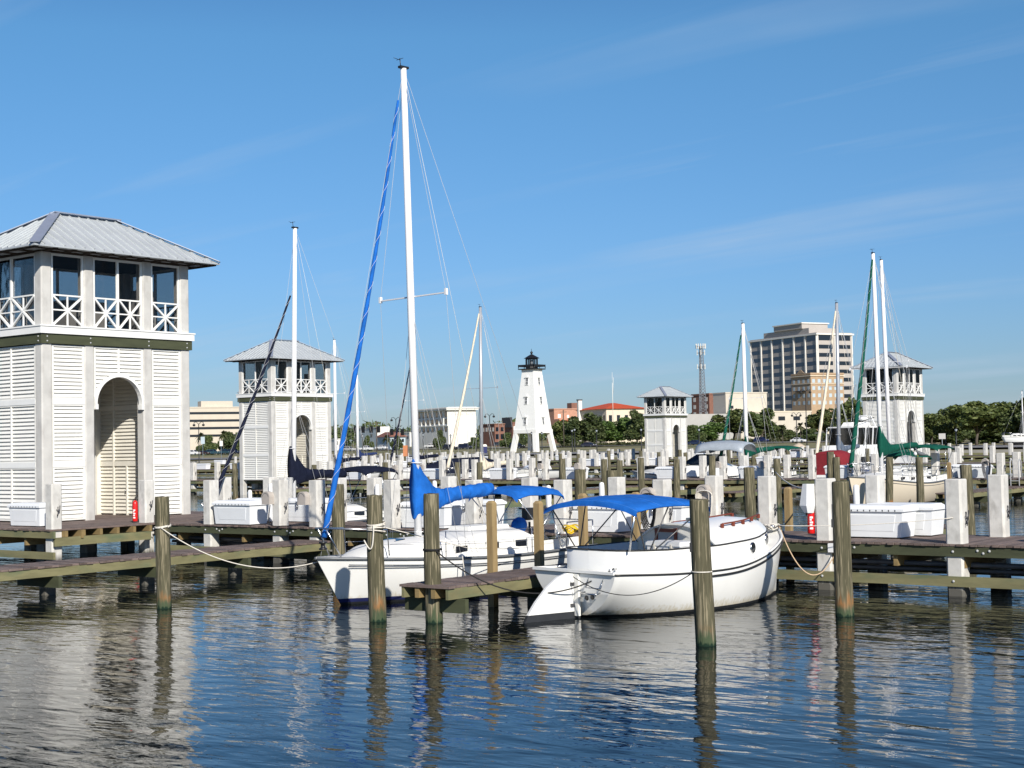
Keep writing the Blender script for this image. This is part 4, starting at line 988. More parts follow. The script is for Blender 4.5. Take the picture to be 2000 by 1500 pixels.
# near sloop with blue covers
sl = sb('sloop', 'white sloop with bright blue sail cover and blue furled jib moored beside finger dock', (788, 134), 32.9, (817, 1035), math.radians(171.9), 4.75, L=7.55, beam=2.75, hs=(.88, .86, 1.02), mast_z=1.34, boom=2.25, boom_z=2.14, cov_h=.72, bim=(.95, 2.45, .82, 2.17), bimm='canvas_blue', detail=2, spread=(1.14, .508), wire=.0055, cab=[(1.5, .16), (1.75, .30), (2.25, .50), (3.4, .50), (4.4, .38), (5.3, .33), (6.2, .22), (6.7, .02)], boot=('navy_boot', .13))
b = B().m('canvas_blue'); b.T = Matrix.Translation((.75, .9, 1.35)) @ Matrix.Scale(.55, 4, (1, 0, 0)); b.ball((0, 0, 0), (.2, .26, .2), 12, 8); b.T = None; b.build('horseshoe_buoy', sl)
b = B().m('black_plastic'); b.box(.86, .2, 1.45, 1.06, .5, 1.75); b.tube([(.95, .35, 1.4), (.95, .35, .9)], .03, 6); b.tube([(.95, .4, 1.7), (.95, .7, 1.75)], .02, 5); b.build('rail_grill', sl)
b = B().m('steel')
for x in (-.82, .82): b.lathe([(0, 0), (.075, 0), (.06, .05), (.06, .1), (.075, .13), (0, .13)], x, 1.15, 12)
k = b.build('winch', sl); k.location = (0, 0, 1.1)
fe = thing('fender', 'white fender hanging on the near side of the sloop', 'fender', (-20.33, 24.6, .38)); b = B().m('white_plastic'); b.T = Matrix.Rotation(PI/2, 4, 'X'); b.lathe([(0, -.36), (.08, -.35), (.15, -.25), (.15, .25), (.08, .35), (0, .36)], n=12); b.T = None; fe.rotation_euler = (0, .0, .1); b.build('fender_body', fe)
b = B().m('rope_white'); b.tube([(0, .36, 0), (-.1, 1.0, .58)], .010, 5); b.tube([(0, -.36, 0), (-.12, -.3, .58)], .010, 5); b.build('fender_line', fe)
# others
sb('sailboat', 'sailboat with black boom cover and dark furled jib behind the nearest pier', (576, 446), 50, (573, 985), PI, 5.2, L=9.2, beam=2.9, hs=(.9, .85, 1.05), mast_z=1.3, boom=2.5, boom_z=2.5, cov_h=.75, cov='canvas_dark', jib='canvas_dark', jibtop=.95, stay=.80, bim=(.9, 2.5, .85, 2.5), bimm='canvas_dark', detail=1, boot=None, spread=(1.0, .42), jr=.068, cov_dz=-.12, seed=3)
sb('ketch', 'cream hulled sailboat with green sail cover, green canopy and green furled jib', (1705, 495), 73, (1722, 930), PI, 6.5, L=10.2, beam=3.2, hs=(1.15, 1.05, 1.5), mast_z=1.7, boom=4.4, boom_z=2.75, cov_h=1.05, cov='canvas_green', jib='canvas_green', jibtop=.97, hullm='wall_cream', bim=(-.2, 2.0, 1.1, 2.75), bimm='canvas_green', dodger=(2.6, 4.0, 1.0, 2.35), detail=1, jr=.115, boot=None, wire=.009, spread=(1.5, .47), mast_r=.11)
sb('sailboat', 'sailboat with second white mast right behind the green furled one', (1721, 508), 94, (1739, 900), PI, 5.5, L=9.5, beam=3.0, mast_z=1.6, hs=(1, .95, 1.2), boom=3.5, boom_z=2.3, cov_h=.6, cov='canvas_green', jib=None, detail=1, wire=.012, spread=(1.5, .5), mast_r=.13, boot=None)
sb('sailboat', 'sailboat with grey mast and furled cream jib before the office tower', (1634, 592), 101, (1639, 900), PI, 5.3, L=9.2, beam=3.0, mast_z=1.6, hs=(1, .95, 1.2), boom=3.2, boom_z=2.6, cov_h=.9, cov='canvas_grey', jib='sail_cream', jibtop=.95, detail=1, wire=.014, spread=(1.3, .48), mm='mast_grey', mast_r=.13, jr=.125, boot=None)
sb('sailboat', 'sailboat with white mast and green furled jib left of office tower', (1451, 632), 95, (1459, 905), PI, 5.3, L=9.2, beam=3.0, mast_z=1.6, hs=(1, .95, 1.2), boom=3.6, boom_z=2.6, cov_h=.9, cov='canvas_green', jib='canvas_green', jibtop=.92, bim=(-.6, 1.4, 1.0, 2.75), bimm='canvas_green', detail=1, wire=.013, spread=(1.2, .48), mast_r=.13, jr=.11, boot=None)
sb('sailboat', 'sailboat with cream furled sails and grey mast left of the lighthouse', (938, 600), 107, (941, 925), PI, 5.3, L=9.4, beam=3.0, mast_z=1.6, hs=(1, .95, 1.2), boom=3.3, boom_z=1.9, cov_h=.8, cov='sail_cream', jib='sail_cream', jibtop=.96, detail=1, wire=.013, spread=(1.5, .5), mm='mast_grey', mast_r=.13, jr=.125, boot=None)
sb('sailboat', 'sailboat with plain white mast right of the navy boat', (653, 664), 138, (656, 900), PI, 5.0, L=9, beam=2.9, mast_z=1.5, hs=(1, .9, 1.1), boom=3.2, boom_z=2.2, cov_h=.5, cov='canvas_dark', jib=None, detail=0, wire=.014, mast_r=.15, boot=None)
sb('sailboat', 'small distant sailboat with navy boom cover before the white warehouse', (697, 732), 178, (699, 905), PI, 5.0, L=8.6, beam=2.9, mast_z=1.5, hs=(1, .9, 1.1), boom=3.3, boom_z=2.5, cov_h=1.0, cov='canvas_navy', jib=None, detail=0, wire=.016, mast_r=.16, boot=None)
sb('sailboat', 'sailboat with dark furled jib slanting down, mast hidden behind the near white mast', (806, 690), 142, (812, 900), PI, 5.0, L=9, beam=2.9, mast_z=1.5, hs=(1, .9, 1.1), boom=3.3, boom_z=2.3, cov_h=.5, cov='canvas_dark', jib='canvas_dark', jibtop=.9, detail=0, wire=.014, mast_r=.12, jr=.115, boot=None)

# ------------------------------------------------------------------ white catboat
def catboat():
    t = thing('catboat', 'white catboat with blue bimini and big stern rudder beside the finger dock', 'catboat', (-16.5, 22.9, 0), math.radians(-11.5))
    L = 6.05; U = [0, .2, .45, .7, .88, 1]
    b = B(); sh = hull_mesh(b, (U, [1.12, 1.28, 1.36, 1.17, .70, .03]), ([0, .3, .6, 1], [.87, .80, .86, 1.36]), (U, [-.03, .26, .42, .36, .22, .03]), ([-.45, 0, 1.4], [L-.5, L-.12, L]), ([-.45, 0, .5, .9], [.5, .16, .03, 0]), e1=([0, .12, .3, .6, 1], [1.15, .85, .58, .54, .85]), e2=1.35, nu=36, nv=16)
    bands(weld(b.build('hull', t)), [(.055, 'antifoul')])
    l, r = sheerline(sh, .01, 0)
    b = B().m('black_rub')
    for P in (l, r):
        b.tube([(p[0], p[1], p[2]-.005) for p in P], .021, 6)
    b.tube([l[0], r[0]], .02, 6)
    for P in (l, r):
        q = [(p[0]+math.copysign(.004, p[0]), p[1], p[2]-.10) for p in P[14:]]; b.tube(q, .020, 6)
    b.build('rub_rail', t)
    b = B().m('gelcoat')
    for P in (l, r): b.tube([(p[0], p[1], p[2]+.025) for p in P], .026, 6)
    b.bar((l[0][0], .0, .89), (r[0][0], .0, .89), .09, .05); b.build('gunwale', t)
    oy = [.42, .43, .50, .66, .95, 1.6, 2.4, 3.1, 3.8, 4.4, 4.9, 5.22, 5.40, 5.46]; ox = [.0, .45, .72, .88, .97, 1.07, 1.14, 1.14, 1.06, .90, .66, .41, .18, 0]
    zt = lambda y: interp(y, [0, .42, 1.5, 2.85, 4.2, 5.46], [1.27, 1.27, 1.24, 1.25, 1.31, 1.45]); zd = lambda y: interp(y, [p[1] for p in sh], [p[2] for p in sh])
    shx = lambda y: interp(y, [p[1] for p in sh], [p[0] for p in sh])
    # decks
    b = B().m('deck_gel')
    for s in (1, -1):
        yy = list(np.linspace(0.0, L-.02, 60)); rows = [[(s*shx(y), y, zd(y)), (s*min(shx(y), interp(y, oy, ox)-.03 if .42 < y < 5.46 else 0), y, zd(y)+.02)] for y in yy]
        b.rings(rows, closed=False, cap=False)
    b.build('deck', t)
    # coaming and trunk side as one wall
    fy = sorted(set(list(oy)+list(np.linspace(.5, 5.4, 40)))); b = B().m('gelcoat')
    for s in (1, -1):
        b.rings([[(s*interp(y, oy, ox), y, zd(y)-.01), (s*interp(y, oy, ox)*.985, y, zt(y)), (s*max(0, interp(y, oy, ox)*.985-.05), y+(.05 if y < .45 else 0), zt(y)), (s*max(0, interp(y, oy, ox)-.06), y+(.05 if y < .45 else 0), .38)] for y in fy], closed=False, cap=False)
    co = b.build('coaming', t)
    b = B().m('black_rub')
    for s in (1, -1): b.tube([(s*interp(y, oy, ox)*.99, y, zt(y)+.004) for y in fy], .017, 5)
    b.build('coaming_trim', co)
    b = B().m('deck_gel'); yy = [y for y in fy if .45 <= y <= 2.95]
    b.rings([[(-max(.01, interp(y, oy, ox)-.05), y, .40), (max(.01, interp(y, oy, ox)-.05), y, .40)] for y in yy], closed=False, cap=False)
    for s in (-1, 1): b.box(min(s*.62, s*.95), .95, .40, max(s*.62, s*.95), 2.8, .78)
    b.build('cockpit_sole', t)
    # cabin roof and bulkhead
    yb = 2.85; b = B().m('gelcoat'); n = 16; rows = []
    for y in list(np.linspace(yb-.05, 5.1, 22))+[5.25, 5.36, 5.43, 5.46]:
        c = interp(y, oy, ox)*.985; cr = .40*min(1, math.sqrt(max(0, (5.5-y)/1.2)))
        rows.append([(c*s, y, zt(y)+.008+cr*(1-abs(s)**2.3)) for s in np.linspace(-1, 1, n+1)])
    b.rings(rows, closed=False, cap=False); b.rings([[(x, y, z-.035) for x, y, z in r] for r in rows], closed=False, cap=False)
    b.add(list(rows[0])+[(x, y, z-.035) for x, y, z in rows[0]], [(i, i+1, n+2+i, n+1+i) for i in range(n)]); rf = b.build('cabin_roof', t)
    b = B().m('deck_gel'); b.add([(x, yb, z-.02) for x, y, z in rows[0]]+[(1.05, yb, .4), (-1.05, yb, .4)], [tuple(range(n+3))]); bk = b.build('bulkhead', t)
    b = B().m('teak'); b.box(-.55, yb-.04, .62, -.48, yb-.005, 1.50); b.box(-.02, yb-.04, .62, .05, yb-.005, 1.55); b.box(-.48, yb-.04, .62, -.02, yb-.005, .69); b.box(-.55, yb-.045, 1.47, .05, yb-.004, 1.54)
    d = b.build('companionway_frame', bk); b = B().m('canvas_clear'); b.box(-.48, yb-.02, .69, -.02, yb-.004, 1.47); b.build('drop_board', bk)
    b = B().m('black_plastic'); b.lathe([(.09, 0), (.11, .03), (.10, .16), (.03, .20), (0, .2)], -.15, yb-.3, 12); k = b.build('compass', t); k.location = (0, 0, .80)
    for y in (4.05, 4.86):
        for s in (1, -1):
            ex = interp(y, oy, ox)+.001; dy = .05; sl_ = (interp(y+dy, oy, ox)-interp(y-dy, oy, ox))/(2*dy); nrm = Vector((s*1, -sl_, 0)).normalized(); zc = (zd(y)+zt(y))/2+.01
            T = Matrix.Translation((s*ex, y, zc)) @ nrm.to_track_quat('Z', 'Y').to_matrix().to_4x4()
            b = B().m('steel'); b.T = T; b.lathe([(.112, -.05), (.112, .016), (.102, .020)], n=20, cap=False); b.m('window_dark'); b.lathe([(.103, .019), (.05, .0192), (.0, .0193)], n=20, cap=False); b.T = None; b.build('porthole', t)
    b = B().m('teak')
    for s in (1, -1):
        pts = [(s*interp(y, oy, ox)*.62, y, zt(y)+.40*.72+.06) for y in np.linspace(3.5, 5.0, 9)]
        b.tube(pts, .018, 6)
        for p in pts[::2]: b.box(p[0]-.02, p[1]-.035, p[2]-.08, p[0]+.02, p[1]+.035, p[2]+.005)
    b.build('grab_rail', rf)
    b = B().m('steel'); b.box(.15, 3.0, 1.70, .42, 3.12, 1.76); b.box(-.35, 5.5, 1.36, -.1, 5.75, 1.42); b.box(.05, 5.52, 1.34, .13, 5.9, 1.46); b.tube([(-.3, 5.6, 1.42), (.25, 5.65, 1.46)], .03, 6); b.tube([(0, 5.45, 1.38), (.0, 6.2, 1.44)], .03, 6)
    for s in (1, -1): b.tube([(s*.72, .25, .92), (s*.72, .45, .93)], .02, 5)
    b.build('deck_fitting', t)
    b = B().m('rope_white'); rr = random.Random(4)
    for k in range(5): b.tube([(.1+.11*math.cos(a+k), 5.75+.15*math.sin(a), 1.40+.02*k+.02*math.sin(3*a)) for a in np.linspace(0, 2*PI, 14)], .012, 5)
    b.build('bow_line_coil', t)
    # rudder and transom gear
    T = []
    prof = [(.0, .84), (-.16, .86), (-.36, .80), (-.62, .62), (-.88, .36), (-1.06, .05), (-1.16, -.2), (-1.18, -.5), (.05, -.5), (.16, 0.0), (.05, .4)]
    b = B(); n = len(prof); th = .035
    b.m('gelcoat'); up = [(y, z) for y, z in prof]
    def slab(poly, m):
        b.m(m); k = len(poly); b.add([(-th, y, z) for y, z in poly]+[(th, y, z) for y, z in poly], [tuple(range(k)), tuple(range(2*k-1, k-1, -1))]+[(i, (i+1) % k, k+(i+1) % k, k+i) for i in range(k)])
    slab([(.0, .84), (-.16, .86), (-.36, .80), (-.62, .62), (-.88, .36), (-1.06, .13), (.10, .13), (.05, .4)], 'gelcoat'); slab([(-1.06, .127), (-1.14, 0), (-1.18, -.5), (.05, -.5), (.14, 0), (.10, .127)], 'antifoul')
    rd = b.build('rudder', t); rd.location = (0, -.02, 0); rd.rotation_euler = (0, 0, math.radians(-7))
    b = B().m('dark_steel')
    for z in (.62, .22): b.box(-.06, -.12, z, .06, .12, z+.06)
    b.build('rudder_hinge', t)
    b = B().m('deck_gel'); b.box(.05, -.035, .05, .16, .02, .84); b.build('rudder_post', t)
    b = B().m('steel'); b.tube([(.35, -.03, .52), (.35, -.16, .50), (.75, -.16, .50), (.75, -.03, .52)], .014, 5); b.tube([(.4, .02, .78), (.4, -.06, .60), (.8, -.06, .60), (.8, .02, .78)], .012, 5); b.box(.35, -.16, .49, .75, -.05, .51); b.build('boarding_step', t)
    b = B().m('black_plastic')
    for x, z in ((.30, .40), (.46, .42)): b.T = Matrix.Translation((x, interp(z, [-.45, 0, .5, .9], [.5, .16, .03, 0])-.004, z)) @ Matrix.Rotation(PI/2, 4, 'X'); b.lathe([(.05, -.02), (.05, .006), (.03, .008), (0, .004)], n=12)
    b.T = None; b.build('exhaust_port', t)
    # bimini
    b = B().m('canvas_blue'); bimini(b, .45, 2.45, 1.27, 2.05, crown=.155, drop=.05, lean=.0, scal=0); bo = weld(b.build('bimini', t))
    b = B().m('seam_blue')
    for y in (.47, 1.1, 1.75, 2.43):
        vs = sorted([v.co for v in bo.data.vertices if abs(v.co.y-y) < .13], key=lambda v: v.x); top = {}
        for v in vs: k = round(v.x, 1); top[k] = v if k not in top or v.z > top[k].z else top[k]
        b.tube([Vector((v.x, y, v.z+.003)) for k, v in sorted(top.items())], .003, 4)
    b.build('seam', bo)
    for s in (1, -1):
        b = B().m('dark_steel')
        for y0, y1 in ((.55, .95), (2.4, 1.25), (1.45, 1.1)): b.tube([(s*1.16, y0, 2.0 if y0 != 1.45 else 2.10), (s*.98, y1, zt(y1)+.02)], .014, 5)
        b.tube([(s*1.16, 2.4, 1.99), (s*1.0, 2.75, zt(2.75))], .012, 5); b.m('steel'); b.tube([(s*1.16, .52, 1.98), (s*.95, .57, zt(.5))], .02 if s > 0 else .012, 6); b.build('bimini_frame', t)
    return t
cat = catboat()
# white ice box in its cockpit
t = thing('cooler', 'white cooler box in the catboat cockpit', 'cooler', (0, 0, 0)); b = B().m('white_plastic'); b.prism([(-.42, -.2), (.42, -.2), (.42, .2), (-.42, .2)], 0, .36, [(-.44, -.22), (.44, -.22), (.44, .22), (-.44, .22)]); b.build('cooler_body', t)
b = B().m('white_plastic'); b.box(-.46, -.24, .365, .46, .24, .45); b.build('lid', t); b = B().m('rope_white'); b.box(-.25, -.245, .22, -.2, -.222, .40); b.box(.2, -.245, .22, .25, -.222, .40); b.build('latch', t)
ca = math.radians(-11.5); lx, ly = .52, 2.15; t.location = (-16.5+lx*math.cos(ca)-ly*math.sin(ca), 22.9+lx*math.sin(ca)+ly*math.cos(ca), .785+.12); t.rotation_euler = (0, 0, ca)
b = B().m('deck_gel'); 
def cl(x, y, z): return Vector((-16.5+x*math.cos(ca)-y*math.sin(ca), 22.9+x*math.sin(ca)+y*math.cos(ca), z))

# ------------------------------------------------------------------ motor boats
def motorboat(name, label, loc, rz, L, beam, h, parts, cat_='motor boat', hullm='gelcoat'):
    t = thing(name, label, cat_, loc, rz); U = [0, .25, .5, .75, .9, 1]; b = B()
    sh = hull_mesh(b, (U, [beam*.47, beam*.5, beam*.5, beam*.40, beam*.22, .02]), ([0, .5, 1], [h*.8, h*.88, h*1.2]), (U, [.3, .35, .35, .3, .2, .02]), ([-.5, 0, h*1.2], [L-1.8, L-1.1, L]), ([-.5, 0, h], [.2, .05, 0]), nu=18, nv=8, top=hullm)
    bands(weld(b.build('hull', t)), [(.06, 'antifoul')]); b = B().m('deck_gel'); deckmesh(b, sh); b.build('deck', t)
    l, r = sheerline(sh, .02, 0); b = B().m('rail_grey'); [b.tube(P, .04, 5) for P in (l, r)]; b.build('rub_rail', t)
    for nm, fn in parts: bb = B(); fn(bb); bb.build(nm, t)
    if name == 'motor_yacht': t.scale = (.84, .84, .84)
    return t
p = Dp(1750, 900, 128)
def fl_house(b): b.m('gelcoat'); b.prism([(-1.6, 1.6), (1.6, 1.6), (1.3, 8.5), (-1.3, 8.5)], 1.2, 2.3); b.m('window_dark'); b.prism([(-1.63, 2.2), (1.63, 2.2), (1.42, 7.6), (-1.42, 7.6)], 1.6, 2.15)
def fl_bridge(b): b.m('gelcoat'); b.prism([(-1.7, 1.0), (1.7, 1.0), (1.4, 7.0), (-1.4, 7.0)], 2.32, 3.3, [(-1.75, .9), (1.75, .9), (1.3, 6.2), (-1.3, 6.2)]); b.prism([(-1.8, .6), (1.8, .6), (1.5, 5.5), (-1.5, 5.5)], 5.0, 5.12)
def fl_encl(b): b.m('boat_glass'); b.prism([(-1.65, 1.0), (1.65, 1.0), (1.35, 5.6), (-1.35, 5.6)], 3.32, 4.98); b.m('mast_white'); [b.bar((x, y, 3.3), (x*1.02, y2, 5.0), .09) for x in (-1.7, 1.7) for y, y2 in ((1.0, 1.0), (2.6, 2.4), (4.0, 3.8), (5.6, 5.3))]
def fl_radar(b): b.m('gelcoat'); b.prism([(-1.0, 1.6), (1.0, 1.6), (.6, 4.6), (-.6, 4.6)], 5.14, 5.55, [(-.9, 1.7), (.9, 1.7), (.45, 4.3), (-.45, 4.3)]); b.ball((0, 1.3, 5.9), (.5, .5, .22)); b.bar((-1.2, 1.0, 5.1), (-.6, .9, 6.2), .12); b.bar((1.2, 1.0, 5.1), (.6, .9, 6.2), .12); b.bar((-.6, .9, 6.2), (.6, .9, 6.2), .12); b.m('black_metal'); b.bar((-1.3, 4.6, 5.5), (-1.3, 1.4, 6.0), .05); b.bar((1.3, 4.6, 5.5), (1.3, 1.4, 6.0), .05); b.m('steel'); b.tube([(1.0, 2, 5.1), (1.4, .5, 9.2)], .03, 4)
def fl_outrig(b): b.m('steel'); b.tube([(-1.7, 6, 2.4), (-1.5, 9.5, 2.2), (0, 11.3, 2.3), (1.5, 9.5, 2.2), (1.7, 6, 2.4)], .03, 5); [b.tube([(x, y, 1.5), (x, y, 2.25)], .025, 5) for x, y in ((-1.6, 7), (1.6, 7), (-1.2, 9.8), (1.2, 9.8))]
motorboat('motor_yacht', 'white flybridge motor yacht with dark enclosed bridge in front of the tower', (p.x-.5, p.y-4, 0), PI*.97, 11.5, 3.9, 1.7, [('deckhouse', fl_house), ('flybridge', fl_bridge), ('bridge_enclosure', fl_encl), ('radar_arch', fl_radar), ('bow_rail', fl_outrig)], 'motor yacht')
p = Dp(1612, 925, 93)
def rc_can(b): b.m('canvas_red'); b.rings([[(1.08*math.copysign(abs(math.cos(a))**.55, math.cos(a)), y, .9+max(0, math.sin(a))**.55*zz) for a in np.linspace(0, PI, 12)] for y, zz in ((.1, 1.5), (.2, 1.62), (1.6, 1.7), (2.7, 1.5), (3.0, 1.0))], closed=False, cap=False); b.add([(1.08*math.copysign(abs(math.cos(a))**.55, math.cos(a)), .1, .9+max(0, math.sin(a))**.55*1.5) for a in np.linspace(0, PI, 12)], [tuple(range(12))])
def rc_tr(b): b.m('gelcoat'); b.box(-1.0, -.75, .25, 1.0, 0, .42); b.box(-.55, -.1, .45, .55, .1, 1.05)
motorboat('runabout', 'white runabout under a dark red canvas enclosure', (p.x, p.y, 0), 0.02, 7.5, 2.7, 1.2, [('canvas_enclosure', rc_can), ('swim_platform', rc_tr)], 'motor boat')
p = Dp(1478, 930, 92)
def cc_cab(b): b.m('gelcoat'); trunk(b, [1.2, 2.0, 3.2, 4.8, 6.2, 7.2], [1.2, 1.25, 1.25, 1.1, .75, .2], [.5, .75, .75, .55, .3, .03], [1.15]*6)
def cc_can(b): b.m('canvas_clear'); bimini(b, .2, 3.3, 1.3, 2.9, crown=.3, drop=.5)
def cc_ws(b): b.m('boat_glass'); b.prism([(-1.25, 2.4), (1.25, 2.4), (.9, 4.4), (-.9, 4.4)], 1.9, 2.5, [(-1.15, 2.2), (1.15, 2.2), (.8, 3.4), (-.8, 3.4)])
motorboat('cabin_cruiser', 'white cabin cruiser with pale grey canopy left of the red canvas boat', (p.x+.3, p.y-1, 0), PI*.55, 8.2, 2.9, 1.25, [('cabin', cc_cab), ('canopy', cc_can), ('windscreen', cc_ws)], 'motor boat')
for i, (px, d, rz, lb) in enumerate(((860, 150, PI, 'low white runabout among the distant piers below the bank'), (1080, 146, PI, 'low white runabout below the lighthouse'), (1345, 150, .3, 'low white runabout right of the smallest tower'), (600, 140, PI, 'low white runabout behind the navy boat'), (1240, 97, 0, 'low white runabout below the smallest tower'))):
    p = Dp(px, 910, d); motorboat('runabout', lb, (p.x, p.y, 0), rz, 6.5, 2.4, .95, [('cabin', lambda b: (b.m('gelcoat'), trunk(b, [1.4, 2.2, 3.5, 5.0], [.9, .95, .85, .3], [.35, .55, .4, .05], [.9]*4))), ('windscreen', lambda b: (b.m('boat_glass'), b.prism([(-.9, 2.2), (.9, 2.2), (.6, 3.2), (-.6, 3.2)], 1.3, 1.75)))], 'motor boat')
p = Dp(860, 905, 125)
def cv(b): b.m('canvas_dark'); b.rings([[(1.2*math.cos(a), y, 1.0+max(0, math.sin(a))*zz) for a in np.linspace(0, PI, 10)] for y, zz in ((.1, .7), (2, 1.3), (5, 1.4), (7, .9), (8, .2))], closed=False, cap=False)
motorboat('covered_boat', 'boat under a black cover left of the cream sail', (p.x-2, p.y, 0), -PI*.25, 8.5, 2.6, 1.05, [('boat_cover', cv)], 'motor boat')
# boat on a trailer ashore at right
p = Dp(1958, 868, 232); z = gz(p.x, p.y)
t = sailboat('trailer_sailboat', 'small white sailboat standing on land at the far right', (p.x, p.y, z+.7), math.radians(-60), L=5.4, beam=2.0, hs=(.9, .85, 1.0), mast_y=3.2, mast_z=1.3, top=(0, 3.2, 8.0), boom=None, jib=None, detail=0, wire=.012, boot=None, hullm='gelcoat', spread=(.8, .5))
b = B().m('black_metal'); b.box(-.7, 1.0, -.75, .7, 1.3, .05); b.box(-.7, 3.6, -.75, .7, 3.9, .05); b.box(-.08, .8, -.45, .08, 6.5, -.35); b.build('cradle', t)

# ------------------------------------------------------------------ mooring ropes
rope('mooring_rope', 'white rope hanging from the left timber pile to the sloop bow', sag((-25.15, 20.02, 1.72), Dp(622, 1097, 31.2), .42, 24), .012, 'rope_white')
b = B().m('rope_white'); b.tube([(-25.24+.165*math.cos(a), 20.16+.165*math.sin(a), 1.72+.03*math.sin(a)+.015*a/6) for a in np.linspace(0, 4*PI, 28)], .014, 6); tag(b.build('rope_wrap', None), 'white rope knot around the left timber pile', 'rope')
b = B().m('rope_white')
for k in range(4): b.tube([(-19.53+.175*math.cos(a), 20.69+.175*math.sin(a), 1.86-.05*k+.03*math.sin(a+k)) for a in np.linspace(0, 2*PI, 20)], .014, 6)
b.tube([Vector((-19.42, 20.55, 1.85)).lerp(Vector((-19.66, 20.53, 1.55)), i/14)+Vector((.06*math.sin(PI*i/14), -.05, -.30*math.sin(PI*i/14))) for i in range(15)], .014, 6)
tag(b.build('rope_wrap', None), 'white rope wound around the pile before the sloop', 'rope')
rope('mooring_rope', 'grey line from the wound pile back to the sloop cabin', [(-19.4, 20.7, 1.8), (-19.6, 23.5, 1.2), (-19.9, 25.6, 1.05)], .009, 'rope_white')
b = B().m('rope_black'); b.tube([(-18.43+.17*math.cos(a), 21.05+.17*math.sin(a), 1.37) for a in np.linspace(0, 2*PI, 20)], .02, 6); tag(b.build('rope_wrap', None), 'black rope band around the finger dock pile', 'rope')
rope('mooring_rope', 'black rope sagging from the finger dock pile to the catboat stern', sag((-18.28, 20.98, 1.35), cl(.75, .35, .95), .62, 24), .014, 'rope_black')
rope('mooring_rope', 'thin dark line from the catboat stern to the thick pile', sag(cl(.15, -.15, .80), (-12.55, 20.75, 1.18), .36, 24), .008, 'rope_black')
b = B().m('rope_white'); b.tube([(-12.46+.168*math.cos(a), 20.86+.168*math.sin(a), 1.19) for a in np.linspace(0, 2*PI, 20)], .011, 6); tag(b.build('rope_wrap', None), 'thin pale rope around the thick pile before the catboat', 'rope')
rope('mooring_rope', 'tan rope looping from the catboat bow to the pier edge', sag(cl(.02, 6.1, 1.42), (-14.25, 29.68, 1.02), .85, 24), .013, 'rope_tan')
rope('mooring_rope', 'white line stretched from catboat bow past the right boxes', sag(cl(.05, 6.0, 1.45), (-11.72, 29.75, 1.62), .06, 16), .009, 'rope_white')
rope('mooring_rope', 'white rope from timber pile to concrete pile across the water gap', sag(Dp(1515, 922, 62), (-14.75, 30.1, 2.2), .25, 16), .022, 'rope_white')
